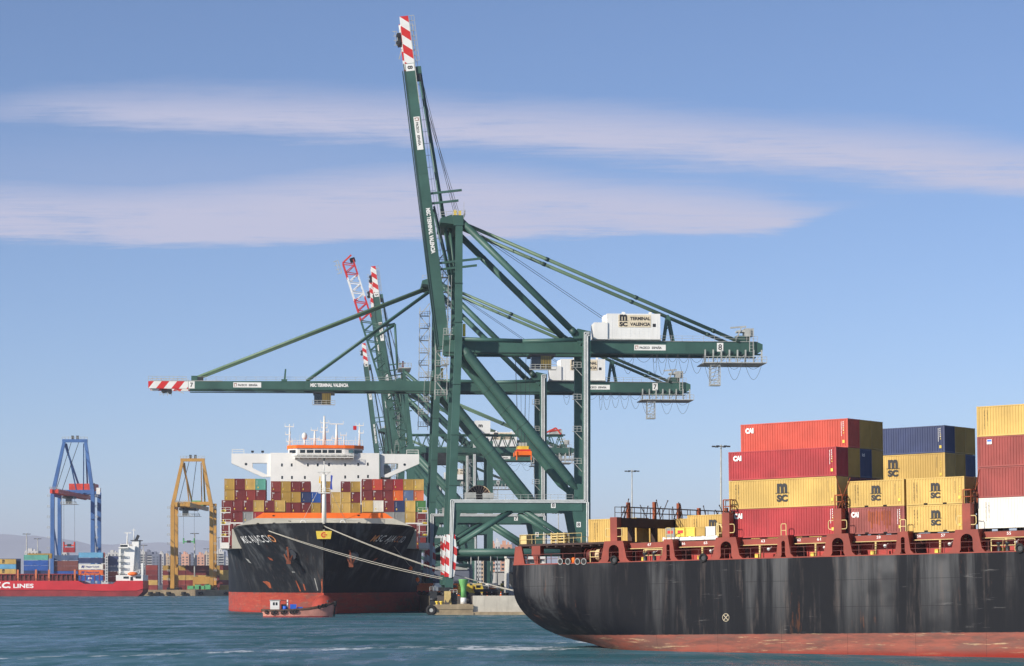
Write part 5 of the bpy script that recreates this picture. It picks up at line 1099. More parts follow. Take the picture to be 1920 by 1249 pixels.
# ---------------------------------------------------------------- far side of the basin
def front_crane(name, label, D, pc, mat, leg, apex, ytop, ybeam, ybase, gauge, boom_len, boom_mat, girder, house, spreader_y, sp_mat, low_sill):
    sc = 4800/D; M = TR(V(((pc-960)/sc, D, 3.0))); R0 = thing('gantry_crane', label, 'crane', M, None)
    X = lambda px: (px-pc)/sc
    Z = lambda py: (1092-py)/sc+4
    zt, zb = Z(ytop), Z(ybeam)
    for s_ in (0, 1):
        b = MB(mat); xl, xa = X(leg[s_]), X(apex[s_]); b.beam((xl, 0, .8), (xl, 0, zb), 2.0, 1.9, None, None, (0, 1, 0)); b.beam((xl, 0, zb), (xa, 2, zt), 2.0, 1.8, 1.5, 1.4, (0, 1, 0)); b.build('waterside_leg', R0)
        b = MB(mat); b.beam((xl, gauge, .8), (xl, gauge, zb+2), 1.9, 1.9, None, None, (0, 1, 0)); b.build('landside_leg', R0)
        b = MB(mat); b.beam((xl, 0, zb*.75), (xl, gauge, zb*.25), .7, .7); b.cut(); b.beam((xl, 0, zb), (xl, gauge, zb), 1.3, 1.6); b.build('side_brace', R0)
        b = MB(mat); b.beam((xa, 2, zt), (X(girder[s_]), gauge+14, zb+1), .8, .8); b.cut(); b.beam((X(girder[s_]), gauge, zb), (xa*.8, 2.4, zt-1), .55, .55); b.build('backstay', R0)
        b = MB('dark_steel'); b.tube((xa*.35, 2, zt), (X(girder[s_]), -boom_len*.75, zb+1), .16, None, 5); b.build('forestay', R0)
        b = MB(boom_mat); g = X(girder[s_]); b.box(g-.6, g+.6, -boom_len, gauge+26, zb-1.2, zb+.9); b.build('boom_girder', R0)
        b = MB(mat); b.box(xl-1.2, xl+1.2, -.4, gauge+.4, .6, 2.6); b.build('sill_beam', R0)
        b = MB('dark_steel')
        for y in (0, gauge):
            for k in range(-2, 3): b.tube((xl+k*1.3, y-.3, .4), (xl+k*1.3, y+.3, .4), .4, None, 10)
            b.box(xl-3, xl+3, y-.5, y+.5, .7, 1.3); b.cut()
        b.build('bogie', R0)
        b = MB('galvanised')
        for k in range(9): z = 5+k*(zb-6)/8; x = xl+(-1.4 if s_ == 0 else 1.4); b.box(min(x, x+(-1.3 if s_ == 0 else 1.3)), max(x, x+(-1.3 if s_ == 0 else 1.3)), -.6, .6, z-.08, z); b.rail([(x, -.6, z), (x+(-1.3 if s_ == 0 else 1.3), -.6, z)], 1.0, .08, 1.3); b.cut()
        b.build('leg_platform', R0)
    xa0, xa1 = X(apex[0]), X(apex[1])
    b = MB(mat); b.box(xa0-.9, xa1+.9, 1.2, 2.8, zt-.3, zt+1.3); b.m('galvanised'); b.rail([(xa0-1, 1.2, zt+1.3), (xa1+1, 1.2, zt+1.3)], 1.2, .08, 1.6); b.m('dark_steel'); xm = (xa0+xa1)/2; b.box(xm-1.8, xm-.6, 1.4, 2.6, zt+1.3, zt+3.2); b.box(xm+.8, xm+2, 1.4, 2.6, zt+1.3, zt+3.2); b.build('apex_beam', R0)
    b = MB(mat); b.box(X(leg[0])+1, X(leg[1])-1, -.7, .9, zb+.95, zb+2.6); b.cut(); b.box(X(leg[0])+1, X(leg[1])-1, gauge-.7, gauge+.7, zb+.95, zb+2.6); b.build('cross_beam', R0)
    b = MB(boom_mat); g0, g1 = X(girder[0]), X(girder[1])
    for k in range(8): y = -boom_len+1+k*boom_len/7.5; b.box(g0+.6, g1-.6, y, y+.8, zb-.9, zb+.5); b.cut()
    b.build('boom_tie', R0)
    b = MB('galvanised'); b.rail([(g0-.8, -boom_len, zb+.9), (g0-.8, 0, zb+.9)], 1.1, .06, 3); b.rail([(g0-.8, -boom_len, zb+.9), (g1+.8, -boom_len, zb+.9)], 1.1, .06, 1.2); b.build('boom_railing', R0)
    if house:
        b = MB(house); b.box(g0-5, g1+5.5, gauge+2, gauge+16, zb+3.0, zb+6.8); b.box(g0-4, g1+4, gauge+2.4, gauge+15, zb+1, zb+3); [b.box(g0-4.9+k*1.7, g0-4.8+k*1.7, gauge+1.95, gauge+2, zb+3.1, zb+6.7) for k in range(8)]; b.m('white_paint'); b.box(g1+7, g1+9, gauge-1, gauge+2, zb+1, zb+4.5); b.m('dark_steel'); b.box(g1+5.5, g1+6, gauge-1, gauge-.4, zb+1, zb+7); b.build('machinery_house', R0)
    else:
        b = MB('spreader_green'); b.box(g0-1, g1+1, gauge-2, gauge+12, zb+1, zb+2.6); b.box(g0+1, g1-.4, gauge-2, gauge+2, zb+2.6, zb+3.6); b.build('machinery_house', R0)
    ty = -14; b = MB('dark_steel'); b.box(g0-1.4, g1+1.4, ty-5, ty+5, zb-2.4, zb-1.25); b.m('glass_dark'); b.box(g0+.5, g0+3.5, ty-5, ty-2, zb-5.2, zb-2.4); b.m('galvanised'); b.rail([(g0-2, ty-5.4, zb-5.4), (g1+3, ty-5.4, zb-5.4)], 1.1, .09, 1.2); b.box(g0-2, g1+3, ty-5.4, ty+3, zb-5.55, zb-5.4); b.beam((g0-1.9, ty-5.2, zb-5.4), (g0-1.2, ty-5, zb-1.4), .14, .14); b.beam((g1+2.9, ty-5.2, zb-5.4), (g1+1.2, ty-5, zb-1.4), .14, .14); b.build('trolley', R0)
    zs = (1092-spreader_y)/4800*(D+ty)+4; b = MB('dark_steel')
    xm = (g0+g1)/2
    for x in (-2.8, 2.8): b.tube((xm+x, ty, zb-2), (xm+x, ty, zs+1.2), .06, None, 4); b.cut()
    b.build('hoist_rope', R0)
    b = MB(sp_mat); b.box(xm-3, xm+3, ty-1, ty+1, zs, zs+.7); b.box(xm-3, xm-2.5, ty-1.2, ty+1.2, zs-.7, zs+2.2); b.box(xm+2.5, xm+3, ty-1.2, ty+1.2, zs-.7, zs+2.2); b.m('dark_steel'); b.box(xm-1, xm+1, ty-1.1, ty+1.1, zs-.2, zs+1.0); b.build('spreader', R0)
    if low_sill:
        b = MB(mat); b.box(X(leg[0])+1, X(leg[1])-1, -.8, .8, 2.65, 7.2) if 0 else b.box(X(362), X(leg[1])-1.05, -.85, .85, 3.2, 7.0); b.box(X(362), X(362)+1.2, -.9, .9, .8, 3.2); b.build('tie_beam', R0)
        b = MB('spreader_green'); [b.box(X(p), X(p)+3.2, -2, -.9, .3, 2.2+.6*(i % 2)) or b.cut() for i, p in enumerate((352, 366, 374, 384))]; b.build('drive_unit', R0)
    return R0, zs, xm, ty, M
BC, zs, xm, ty, MC = front_crane('blue', 'blue gantry crane with red boom and red machinery house behind the red ship', 1345, 140, 'blue_paint', (98.5, 174), (119, 159.5), 828, 928, 1100, 21, 58, 'crane_red', (133, 144), 'crane_red', 1024, 'crane_red', False)
front_crane('yellow', 'yellow-orange gantry crane with a green spreader hanging between its legs', 1347, 361, 'gantry_yellow', (323.5, 396.5), (341, 380), 864, 950, 1104, 15, 40, 'gantry_yellow', (349, 372), None, 1017, 'spreader_green', True)
c = container(MC @ Matrix.Translation((xm-3.03, ty-1.2, zs-3.2)), 6.06, 2.58, 'box_red', 'red container hanging from the spreader of the blue crane')if 0 else container(MC @ Matrix.Translation((xm-3.03, ty-1.2, zs-3.3)), 6.06, 2.58, 'box_red', 'red container hanging from the spreader of the blue crane', 'hanging container')

# red feeder ship alongside the far quay
DR = 1290; KR = 4800/DR
RX = lambda px: (px-960)/KR
RZ = lambda py: (1092-py)/KR+7
RS = thing('container_ship', 'red feeder container ship with a white stern bridge at the far quay', 'ship', TR(V((0, DR, 0))))
b = MB('hull_red'); b.prism([(RX(-120), RZ(1106)), (RX(-120), RZ(1089)), (RX(146), RZ(1089)), (RX(159), RZ(1095)), (RX(211), RZ(1095)), (RX(219), RZ(1089)), (RX(268), RZ(1089)), (RX(268), RZ(1104)), (RX(256), RZ(1107.5)), (RX(180), RZ(1108)), (RX(140), RZ(1106))][::-1], 0, 20)
b.m('hull_maroon'); b.prism([(RX(-120), RZ(1106)), (RX(140), RZ(1106)), (RX(180), RZ(1108)), (RX(256), RZ(1107.5)), (RX(268), RZ(1104)), (RX(267), RZ(1110)), (RX(262), RZ(1115)), (RX(250), -1.5), (RX(-120), -1.5)], .35, 19.6); b.build('hull', RS)
b = MB('lettering_white'); b.text('LINES', (RX(25), -.02, RZ(1102.6)), (1, 0, 0), (0, 0, 1), 38/KR, 8/KR, .03); b.text('W.E.C.', (RX(-34), -.02, RZ(1103)), (1, 0, 0), (0, 0, 1), 54/KR, 11.5/KR, .05, .25); b.build('ship_name', RS)
b = MB('dark_red_steel'); b.box(RX(-120), RX(144), 2, 18, RZ(1089)+.02, RZ(1076.5)); b.m('hull_maroon')
for i in range(30): x = RX(-60)+i*2.35; b.box(x, x+.3, 1.3, 2, RZ(1089)+.02, RZ(1076.5)); 
b.box(RX(-60), RX(144), 1.1, 2.0, RZ(1077.5), RZ(1076)); b.build('hatch_coaming', RS)
b = MB('box_salmon')
for px in (31, 65, 89.5, 138): b.box(RX(px), RX(px)+.9, .8, 1.3, RZ(1089), RZ(1068)); b.cut()
b.build('cell_guide', RS)
b = MB('dark_red_steel'); b.rail([(RX(-20), .4, RZ(1089)), (RX(146), .4, RZ(1089))], 1.1, .06, 2.5); b.build('deck_railing', RS)
b = MB('white_paint'); x0, x1 = RX(217), RX(267.5); b.box(x0, x1, .6, 19, RZ(1089)+.01, RZ(1078.5)); b.prism([(RX(224), RZ(1078.5)), (RX(248), RZ(1078.5)), (RX(251), RZ(1040)), (RX(252), RZ(1024)), (RX(241), RZ(1024)), (RX(240), RZ(1020)), (RX(224), RZ(1020)), (RX(224), RZ(1028))][::-1], 2, 18)
b.box(RX(222.5), RX(240.5), -.6, 20.5, RZ(1028), RZ(1026)); b.box(RX(222), RX(226), .8, 3, RZ(1078), RZ(1030)); b.build('accommodation_block', RS)
b = MB('glass_dark'); b.box(RX(224.5), RX(238), 1.9, 2.2, RZ(1025.5), RZ(1021.5)); b.cut()
for px in (231, 254): b.box(RX(px), RX(px+10), .5, .7, RZ(1085), RZ(1081)); b.cut()
b.box(RX(244), RX(249), .5, .7, RZ(1088.5), RZ(1081.5)); b.build('window', RS)
b = MB('mast_cream')
for py in (1075, 1064, 1053, 1042): z = RZ(py); b.box(RX(221), RX(232), -.2, 2, z-.12, z); b.rail([(RX(221), -.1, z), (RX(232), -.1, z)], 1.0, .07, 1.2)
b.build('side_gallery', RS)
b = MB('white_paint'); b.prism([(RX(246), RZ(1078)), (RX(256), RZ(1078)), (RX(257), RZ(1014)), (RX(244), RZ(1014))], 6, 13); b.m('dark_steel'); b.box(RX(241.5), RX(260.5), 5.5, 13.5, RZ(1014), RZ(1012.5)); b.beam((RX(250), 9, RZ(1013)), (RX(255), 9, RZ(1003)), 1.3, 1.3); b.build('funnel', RS)
b = MB('mast_cream'); b.tube((RX(234), 8, RZ(1020)), (RX(234.5), 8, RZ(998)), .45, .25); b.box(RX(229), RX(242), 7.8, 8.2, RZ(999.5), RZ(998)); b.tube((RX(247), 8, RZ(1013)), (RX(246.5), 8, RZ(990)), .3, .15); b.box(RX(243), RX(250), 7.8, 8.2, RZ(994), RZ(993)); b.build('radar_mast', RS)
b = MB('orange_paint'); b.ball((RX(249), -.6, RZ(1076)), 1.0, 10, (2.6, 1, 1)); b.build('lifeboat', RS)
b = MB('mast_cream'); b.strut([(RX(259), 1, RZ(1078)), (RX(262), 1, RZ(1068)), (RX(256), .5, RZ(1071)), (RX(242), .5, RZ(1074))], .35); b.box(RX(264), RX(268), 1, 4, RZ(1078), RZ(1056)); b.build('stern_davit', RS)
GR = 'containers stacked on the red feeder ship'
def rput(px, py, dy, mat, lb, logo=None, L=12.19):
    c = container(TR(V((RX(px), DR+dy, RZ(py)))), L, 2.58, mat, lb, GR)
    if logo:
        q = MB(logo[1])
        if logo[0] == 'msc': msc_logo(q, (5.2, -.02, .5), (1, 0, 0), (0, 0, 1), 1.6)
        elif logo[0] == 'jal': q.text('JSL', (4.6, -.02, .7), (1, 0, 0), (0, 0, 1), 2.4, 1.0, .06)
        else:
            q.text('Hapag-Lloyd', (3.7, -.02, .6), (1, 0, 0), (0, 0, 1), 6.6, 1.2, .02)
            for k in range(2): q.prism([(1.5+k*.8, .7), (1.9+k*.8, .7), (2.3+k*.8, 1.9), (1.6+k*.8, 1.9), (1.5+k*.8, 1.65), (1.85+k*.8, 1.65), (1.75+k*.8, 1.4), (1.45+k*.8, 1.4)], -.03, -.02)
        q.build('logo', c)
    return c
rput(-17.5, 1076, 2.2, 'box_yellow', 'yellow container with a black mark, lowest of the leftmost stack on the red ship', ('msc', 'lettering_black'))
rput(-17.5, 1067, 2.2, 'box_lightblue', 'light blue container between two yellow ones on the red ship')
rput(-17.5, 1058, 2.2, 'box_yellow', 'yellow container with a black mark, topmost of the leftmost stack on the red ship', ('msc', 'lettering_black'))
for k, py in enumerate((1076, 1066.5, 1057)): rput(-12, py, 5.5, 'box_navy', f"navy container end right of the leftmost yellow stack, {['lowest', 'middle', 'topmost'][k]} of three")
rput(43, 1079, 2.2, 'box_navy', 'navy container mostly hidden under two blue ones on the red ship')
rput(43, 1070.2, 2.2, 'box_blue', 'blue container, lower of two, under the teal one on the red ship')
rput(43, 1060.2, 2.2, 'box_blue', 'blue container directly under the teal one on the red ship')
rput(43, 1050, 2.2, 'box_teal', 'teal container topmost of its stack on the red ship')
rput(46, 1047, 8, 'box_mustard', 'yellow container roof edge behind the teal container on the red ship')
rput(97, 1080, 5.5, 'box_blue', 'blue container lowest of the half shaded stack on the red ship')
rput(97, 1070.8, 5.5, 'box_brown', 'brown container, lower of two, in the half shaded stack on the red ship')
rput(97, 1061, 5.5, 'box_brown', 'brown container, upper of two, in the half shaded stack on the red ship')
rput(97, 1050.5, 5.5, 'box_slate', 'slate blue container topmost of the half shaded stack on the red ship')
rput(146.3, 1089, 1.4, 'box_blue', 'blue container with white mark at the bottom of the lettered stack', ('jal', 'lettering_white'))
rput(146.3, 1078.2, 1.4, 'box_orange', 'orange container with blue lettering on the red ship', ('hl', 'lettering_blue'))
rput(146.3, 1067.5, 1.4, 'box_white', 'white container with blue lettering on the red ship', ('hl', 'lettering_blue'))
rput(146.3, 1055.8, 1.4, 'box_navy', 'dark blue container above the white lettered one on the red ship')
rput(146.3, 1045.5, 1.4, 'box_lightblue', 'light blue container on top of the lettered stack on the red ship')
for k, (py, m_) in enumerate(((1089, 'box_maroon'), (1078.5, 'box_navy'), (1067.5, 'box_brown'), (1055.8, 'box_slate'), (1045.5, 'box_orangered'))): rput(147.5, py, 4.4, m_, f"{['maroon', 'navy', 'brown', 'slate', 'orange-red'][k]} container end right of the lettered stack on the red ship")
for k, (py, m_) in enumerate(((1091, 'box_maroon'), (1081, 'box_brown'), (1071, 'box_slate'), (1061, 'box_navy'), (1052, 'box_navy'))): rput(197, py, 9, m_, f"{['maroon', 'brown', 'slate', 'navy', 'navy'][k]} shaded container before the white bridge, {ORD[k]} from the deck", None, 6.06)
GY = 'containers stacked on the far quay'
def yard(D, px, cols, tiers, rows, lbl):
    sc = 4800/D; k = 0
    for t, row in enumerate(rows):
        for i, ch in enumerate(row):
            if ch == '.': continue
            L = cols; c = container(TR(V(((px-960)/sc+i*(L+.25), D, 3.0+t*2.62))), L, 2.58, K[ch], f"{CN[K[ch]]} container, {ORD[i]} from left, {ORD[t]} row up, {lbl}", GY)
            if ch == 'Y' and L > 7: q = MB('lettering_black'); msc_logo(q, (5.2, -.02, .5), (1, 0, 0), (0, 0, 1), 1.6); q.build('logo', c)
yard(1352, 273, 2.9, 5, ['b', 'y', 'y', 'w', 'w'], 'narrow stack by the white bridge') if 0 else None
yard(1352, 273.5, 6.06, 5, ['b', 'Y', 'm', 'm', 'b'], 'stack just right of the white bridge')
yard(1375, 305, 12.19, 5, ['mbmY', 'bbmy', 'YYmY', 'mmym', 'ymyY'], 'stacks behind the yellow crane')
yard(1353, 412, 12.19, 5, ['yy', 'mY', 'YY', 'Ym', 'mY'], 'stack right of the yellow crane')
def bundle(M, label):
    b = MB('rubber'); b.tube((0, 0, .7), (2.4, 0, .7), .7, None, 12); b.m('dark_steel'); b.box(-.6, 3, -.8, .8, 0, .2); tag(b.build('quay_fender', None, M), label, 'fender', 'fenders along the far quay')
for i, px in enumerate((278, 292, 312, 340, 372, 420)): bundle(TR(world(px, 1117, 1333.2)+V((0, -.3, .6))), f"black rubber fender on the far quay wall, {ORD[i]} from the left")

# light masts
def lamp_mast(px, ytop, D, z0, label, r=.28, n=6):
    p = world(px, ytop, D); h = p.z-z0; t = thing('light_mast', label, 'light mast', TR(V((p.x, D, z0))), 'tall light masts')
    b = MB('galvanised'); b.tube((0, 0, 0), (0, 0, h), r*1.3, r*.6, 10); b.build('pole', t)
    b = MB('galvanised'); b.torus((0, 0, h-.4), (0, 0, 1), 1.3, .1, 14, 5)
    for k in range(n): a = 2*math.pi*k/n; b.beam((0, 0, h-.4), (1.4*math.cos(a), 1.4*math.sin(a), h-.4), .1, .1)
    b.build('head_frame', t); b = MB('dark_steel')
    for k in range(n): a = 2*math.pi*k/n; x, y = 1.9*math.cos(a), 1.9*math.sin(a); b.box(x-.4, x+.4, y-.3, y+.3, h-.6, h-.25); b.cut()
    b.build('floodlight', t)
lamp_mast(50, 1000, 1480, 3, 'light mast behind the teal container stack, taller of the pair', .45)
lamp_mast(70.5, 1009, 1560, 3, 'light mast behind the teal container stack, shorter of the pair', .45)
lamp_mast(269, 1021, 1500, 3, 'light mast just right of the white bridge of the red ship', .35)
lamp_mast(365, 999, 1360, 3, 'light mast standing between the legs of the yellow crane', .4)
lamp_mast(388, 1028, 1700, 3, 'low light mast behind the yellow crane, beside its right leg', .4)
lamp_mast(409, 1007, 1500, 3, 'light mast between the yellow crane and the moored bow', .35)
lamp_mast(1185, 881, 800, 4, 'light mast rising behind the lashing bridge of the near ship', .28)
lamp_mast(1352, 834, 640, 4, 'light mast rising beside the tall red and yellow container stack', .3)
lamp_mast(1047, 960, 900, 4, 'light mast behind the right portal leg of the nearest crane', .25)
lamp_mast(912, 998, 900, 4, 'light mast seen through the portal of the nearest crane', .25)

# town behind the port: each block is a building of its own
def block(px0, px1, ytop, D, mat, label, floors=0, dy=18, style=0):
    p = world(px0, ytop, D); w_ = (px1-px0)/4800*D; h = p.z-3.5; t = thing('apartment_block', label, 'building', TR(V((p.x, D, 3.5))), 'apartment blocks of the town behind the port')
    b = MB(mat); b.box(0, w_, 0, dy, 0, h)
    if style != 2: b.box(w_*.2, w_*.5, 4, 9, h, h+3); b.box(w_*.62, w_*.75, 3, 7, h, h+2)
    n = int(h/3.1); m_ = max(2, int(w_/3.6)); g = b.m('window_dark'); bal = b
    for f in range(1, n):
        z = f*3.1
        if style == 1: b.m('city_white'); bal.box(-.3, w_+.2, -1.2, -.01, z-.2, z+.75); b.m('window_dark'); g.box(w_*.05, w_*.95, -.02, .1, z+.8, z+2.5)
        else:
            for k in range(m_): x = w_*(k+.3)/m_; g.box(x, x+w_/m_*.42, -.04, .1, z+.6, z+2.1)
    b.build('wall', t)
bl = [(190, 203, 1042, 'city_white', 0), (202, 222, 1036, 'city_white', 0), (256, 272, 1034, 'city_white', 1), (272, 285, 1035, 'city_grey', 1), (285, 299, 1039, 'city_grey', 0), (298, 307, 1038, 'city_white', 0), (308, 318, 1042, 'city_tan', 0), (333, 341, 1040, 'city_grey', 0), (340, 354, 1039, 'city_pink', 0), (354, 366, 1041, 'city_grey', 0), (369, 383, 1040, 'city_pink', 0), (382, 393, 1038, 'city_tan', 0), (393, 404, 1042, 'city_grey', 0), (404, 420, 1034, 'city_white', 1), (418, 428, 1046, 'city_white', 0), (46, 72, 1033, 'city_white', 0), (115, 125, 1036, 'city_white', 0)]
wh = ['far left edge beside the red ship bridge', 'just left of the red ship bridge', 'right of the red ship funnel', 'second right of the red ship funnel', 'third right of the red ship funnel', 'fourth right of the red ship funnel', 'just left of the yellow crane', 'behind the left legs of the yellow crane', 'between the legs of the yellow crane, leftmost pink', 'beside the mast between the yellow crane legs', 'between the yellow crane legs, right pink one', 'just inside the right yellow crane leg', 'behind the right yellow crane leg', 'between the yellow crane and the moored bow', 'touching the edge of the moored bow', 'above the teal container stack', 'beside the hanging red container']
for i, (a, b_, yt, m_, st) in enumerate(bl): block(a, b_, yt, 2950+(i % 4)*45, m_, f"{m_.split('_')[1]} apartment block {wh[i]}", 0, 18, st)
for i, (a, b_, yt, m_, st) in enumerate([(893, 902, 1049, 'city_white', 0), (900, 915, 1046, 'city_tan', 0), (915, 930, 1019, 'city_pink', 0), (928, 938, 1017, 'city_white', 0), (937, 960, 1021, 'city_pink', 0), (952, 985, 1025, 'city_grey', 0), (862, 880, 1052, 'city_grey', 0)]):
    block(a, b_, yt, 1900+(i % 3)*35, m_, f"{m_.split('_')[1]} tower block under the green crane portal, {['low and pale', 'low and tan', 'tall with terraces', 'tallest and narrow', 'wide and tall', 'half behind the near ship', 'low behind the striped leg'][i]}", 0, 18, st)

# ---------------------------------------------------------------- on the near quay
t = thing('light_beacon', 'green harbour beacon with a white base and flared top on the quay corner', 'beacon', QM @ TR((6.05, 1.6, 2.1)))
b = MB('old_concrete'); b.box(-1.3, 1.3, -1.1, 1.1, 0, .25); b.build('plinth', t)
b = MB('white_paint'); b.lathe([(.66, .25), (.62, 1.6)], (0, 0, 0), 24); b.build('base', t)
b = MB('marker_green'); b.lathe([(.62, 1.6), (.56, 3.2), (.62, 3.9), (.95, 4.9), (1.08, 5.5), (1.06, 5.6)], (0, 0, 0), 24); b.build('tower', t)
t = thing('tyre_fender', 'large black tyre fender with a pale hub hanging at the quay corner', 'fender', QM @ TR((-1.0, -.2, 0)))
b = MB('rubber'); b.torus((0, 0, 1.0), (0, 1, 0), .8, .38, 22, 8); b.build('tyre', t); b = MB('galvanised'); b.tube((0, -.3, 1), (0, .3, 1), .42, None, 14); b.build('hub', t)
t = thing('crane_buffer', 'yellow end buffer with splayed legs at the foot of the striped crane leg', 'buffer', QM @ TR((2.6, 1.6, 2.1)))
b = MB('rail_yellow'); b.box(-.7, .7, -.5, .5, 1.6, 3.0); b.prism([(-.7, 1.6), (.7, 1.6), (.15, .6), (-.15, .6)], -.45, .45); b.build('body', t)
b = MB('rail_yellow'); b.beam((-.6, 0, 1.6), (-.75, 0, 0), .2, .2); b.cut(); b.beam((.6, 0, 1.6), (.75, 0, 0), .2, .2); b.cut(); b.beam((.6, 0, .1), (0, 0, 1.4), .16, .16); b.build('leg', t)
def bollard(x, y, z, label, mat='safety_yellow'):
    b = MB(mat); b.lathe([(.34, 0), (.26, .12), (.24, .5), (.42, .62), (.42, .78), (.3, .86)], (0, 0, 0), 16); tag(b.build('mooring_bollard', None, QM @ TR((x, y, z))), label, 'bollard', 'mooring bollards on the near quay')
bollard(-.0+.3, 1.2, 2.1, 'yellow mooring bollard on the low quay corner, left of the beacon'); bollard(1.2, .9, 2.1, 'second yellow mooring bollard on the low quay corner, nearer the buffer')
bollard(19.0, 2.6, 4.0, 'dark mooring bollard on the quay taking the stem lines', 'dark_steel'); bollard(22.9, 2.8, 4.0, 'dark mooring bollard on the quay taking the left bow lines', 'dark_steel')
def vehicle(name, label, x, y, rz, mat, L=6.5, cabmat='white_paint', load=None):
    t = thing(name, label, name.split('_')[-1], QM @ TR((x, y, 4.0), rz), 'vehicles working on the quay')
    b = MB(mat); b.box(-L/2, L/2-2.1, -1.1, 1.1, .7, 1.05); b.build('chassis', t)
    b = MB(cabmat); b.prism([(L/2-2.05, .6), (L/2, .6), (L/2, 1.7), (L/2-.35, 2.75), (L/2-2.05, 2.75)], -1.1, 1.1); b.m('glass_dark'); b.box(L/2-1.6, L/2-.6, -1.12, 1.12, 1.75, 2.4); b.build('cab', t)
    b = MB('rubber')
    for wx in (-L/2+.7, -L/2+1.8, L/2-1.0):
        for s_ in (-1, 1): b.tube((wx, s_*.75, .5), (wx, s_*1.12, .5), .5, None, 14); b.cut()
    b.build('wheel', t)
    if load: b = MB(load); b.box(-L/2+.1, L/2-2.4, -1.05, 1.05, 1.06, 2.3); b.box(-L/2+.4, L/2-3, -.8, .8, 2.3, 2.8); b.build('load_bed', t)
vehicle('service_truck', 'yellow service truck beside the green beacon', 8.6, 22, .1, 'safety_yellow', 5.5, 'safety_yellow', 'safety_yellow')
vehicle('service_truck', 'orange and white service truck behind the striped crane leg', -.0+3.8, 40, .2, 'orange_paint', 6, 'orange_paint', 'white_paint')
vehicle('yard_tractor', 'white yard tractor left of the striped crane leg', -1+3, 75, -.3, 'white_paint', 7, 'white_paint', 'box_orange')
vehicle('service_truck', 'small blue and white truck on the quay right of the beacon', 13.5, 45, .0, 'tarp_blue', 5.5, 'white_paint', 'box_grey')
vehicle('yard_tractor', 'yellow yard tractor far along the quay', 13, 95, .6, 'safety_yellow', 7, 'safety_yellow', None)
vehicle('yard_tractor', 'yellow and red yard tractor behind the moored bow', 1.5, 62, -.2, 'hazard_red', 7, 'safety_yellow', 'box_orange')
def trailer(x, y, label):
    t = thing('cargo_trailer', label, 'trailer', QM @ TR((x, y, 4.0)), 'dark trailers parked on the quay')
    b = MB('dark_steel'); b.box(-1.5, 1.5, -1.2, 1.2, .9, 1.5); b.box(-1.5, -1.3, -1.2, 1.2, 1.5, 2.1); b.box(1.3, 1.5, -1.2, 1.2, 1.5, 2.0); b.build('body', t)
    b = MB('rubber'); [b.tube((wx, s_*.7, .5), (wx, s_*1.1, .5), .5, None, 12) and b.cut() for wx in (-.9, .9) for s_ in (-1, 1)]; b.build('wheel', t)
trailer(10.4, 12, 'dark flat trailer on the quay right of the beacon, left one'); trailer(13.2, 12.5, 'dark flat trailer on the quay right of the beacon, carrying an orange bundle')
b = MB('orange_paint'); b.ball((0, 0, .35), .8, 10, (1.2, .8, .5)); b.m('rust_orange'); b.tube((-.9, .2, .3), (.9, .2, .3), .25); tag(b.build('rope_bundle', None, QM @ TR((13.0, 12.3, 5.5))), 'orange bundle lying on the dark trailer', 'bundle')
def straddle(x, y, label):
    t = thing('straddle_carrier', label, 'straddle carrier', QM @ TR((x, y, 4.0)), 'straddle carriers on the quay')
    for s_ in (-1, 1):
        for k in (-1, 1): b = MB('white_paint'); b.beam((s_*2.3, k*3.5, .9), (s_*2.1, k*3.2, 8.6), .6, .6); b.build('leg', t)
        b = MB('galvanised'); b.box(s_*2.3-.4, s_*2.3+.4, -5, 5, .6, 1.3); b.build('side_beam', t)
        b = MB('rubber')
        for k in range(4): b.tube((s_*2.3-.25, -4+k*2.6, .6), (s_*2.3+.25, -4+k*2.6, .6), .6, None, 14); b.cut()
        b.build('wheel', t)
    b = MB('white_paint'); b.box(-2.5, 2.5, -4.2, 4.2, 8.6, 9.4); b.m('galvanised'); b.box(-1.9, 1.9, -3, 3, 5.4, 8.5); b.build('top_frame', t)
    b = MB('dark_steel'); b.prism([(-1.9, 5.3), (1.9, 5.3), (1.9, 1.3), (-.6, 1.6), (-1.9, 3.6)], -1.2, 3); b.build('spreader', t)
straddle(20.2, 40, 'white straddle carrier with a dark spreader in front of the tower blocks'); straddle(26.5, 70, 'white straddle carrier half hidden behind the near ship stern')
for i, (x, y) in enumerate(((10.8, 60), (12.9, 66), (15.4, 58), (17.2, 62))):
    t = thing('quay_lamp', f"grey lamp post on the quay, {ORD[i]} from the left under the low tie tubes", 'lamp post', QM @ TR((x, y, 4.0)), 'lamp posts under the crane portal')
    b = MB('galvanised'); b.tube((0, 0, 0), (0, 0, 10.5), .16, .1); b.build('pole', t); b = MB('galvanised'); b.box(-.5, .5, -.3, .3, 10.5, 10.8); b.build('lamp_head', t)
b = MB('city_tan'); b.prism([(-2.2, 0), (2.2, 0), (1.2, 1.2), (.2, 1.9), (-.9, 1.4)], -2, 2); tag(b.build('sand_heap', None, QM @ TR((10.3, 30, 4.0))), 'small sand-coloured heap on the quay behind the trailers', 'heap')
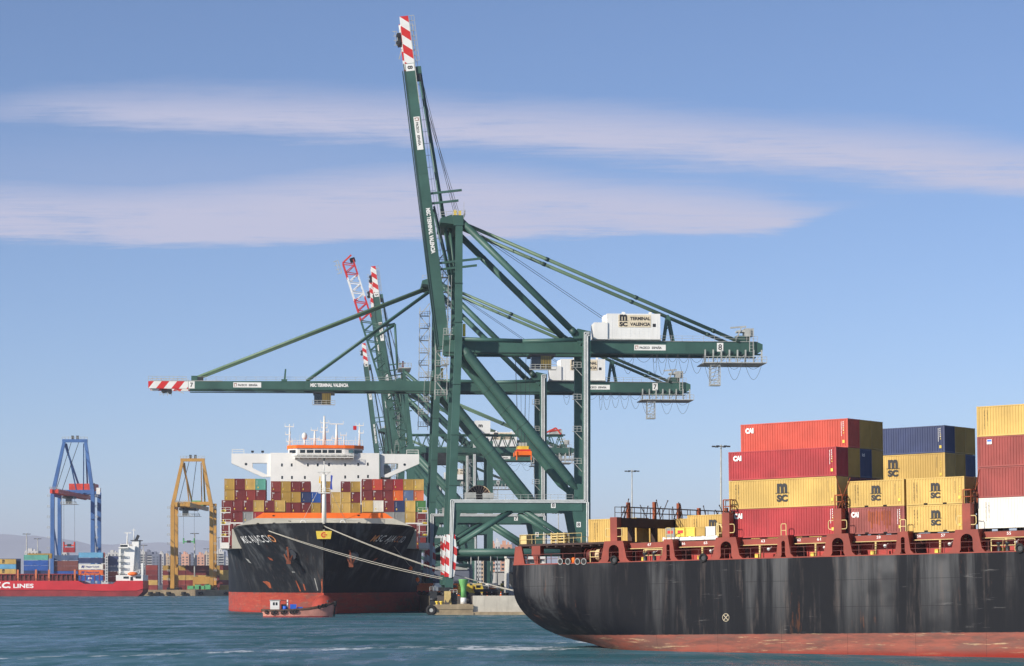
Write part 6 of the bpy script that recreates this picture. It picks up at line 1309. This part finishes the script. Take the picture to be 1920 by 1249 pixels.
# low sheds across the quay so that the ground does not run bare to the town
for i, (x, y, w_, h, m_, lb) in enumerate(((24, 180, 40, 6, 'city_white', 'long white shed across the quay behind the near ship stern'), (6, 260, 16, 7, 'city_grey', 'grey shed behind the striped crane leg'))):
    t = thing('quay_shed', lb, 'shed', QM @ TR((x, y, 4.0)), 'sheds on the quay'); b = MB(m_); b.box(0, w_, 0, 12, 0, h); b.build('wall', t); b = MB('galvanised'); b.prism([(-.3, h), (w_+.3, h), (w_/2, h+1.6)], -.4, 12.4); b.build('roof', t)
    b = MB('window_dark'); [b.box(2+k*4, 4.2+k*4, -.03, .05, 0, 3.4) and b.cut() for k in range(int(w_/4)-1)]; b.build('door', t)

# gear around the foot of the nearest crane and along the quay edge
for i, (x, y, lb) in enumerate(((3.9, 3.2, 'dark cable winder box at the foot of the striped crane leg'), (-.3, 6.5, 'dark drive box on the low quay left of the striped leg'))):
    t = thing('drive_box', lb, 'machine box', QM @ TR((x, y, 2.1 if i else 2.1)), 'machine boxes at the crane foot')
    b = MB('dark_steel'); b.box(-.8, .8, -1, 1, 0, 2.4+.6*i); b.tube((-.8, -1.02, 1.2), (.8, -1.02, 1.2), .3, None, 10); b.build('casing', t); b = MB('galvanised'); b.rail([(-.8, -.9, 2.4+.6*i), (.8, -.9, 2.4+.6*i)], .9, .05, .8); b.build('guard_rail', t)
vehicle('service_truck', 'orange service truck between the striped leg and the beacon, farther back', 5.4, 52, .4, 'orange_paint', 5, 'safety_yellow', 'rail_yellow')
vehicle('service_truck', 'white van-like service truck far behind the trailers', 16.8, 110, .2, 'white_paint', 5.5, 'white_paint', 'white_paint')
vehicle('service_truck', 'yellow service truck far behind the trailers, right of the white one', 21.5, 125, -.2, 'safety_yellow', 5.5, 'safety_yellow', 'box_grey')
t = thing('safety_barrier', 'white and grey low barrier running along the quay behind the trailers', 'barrier', QM @ TR((9, 48, 4)))
for k in range(9): b = MB('white_paint' if k % 2 else 'galvanised'); b.prism([(k*2.1-.95, 0), (k*2.1+.95, 0), (k*2.1+.95, .9), (k*2.1-.95, .9)], -.25, .25); b.build('barrier_block', t)
for i, (x, y) in enumerate(((5.2, 14), (5.9, 18), (12.2, 20), (15.6, 24))):
    b = MB('orange_paint'); b.lathe([(.3, 0), (.3, .05), (.22, .06), (.05, .95)], (0, 0, 0), 12); b.m('white_paint'); b.lathe([(.175, .35), (.135, .55)], (0, 0, 0), 12); tag(b.build('traffic_cone', None, QM @ TR((x, y, 4))), f"orange traffic cone on the quay, {ORD[i]} from the left near the beacon", 'cone', 'traffic cones on the quay')
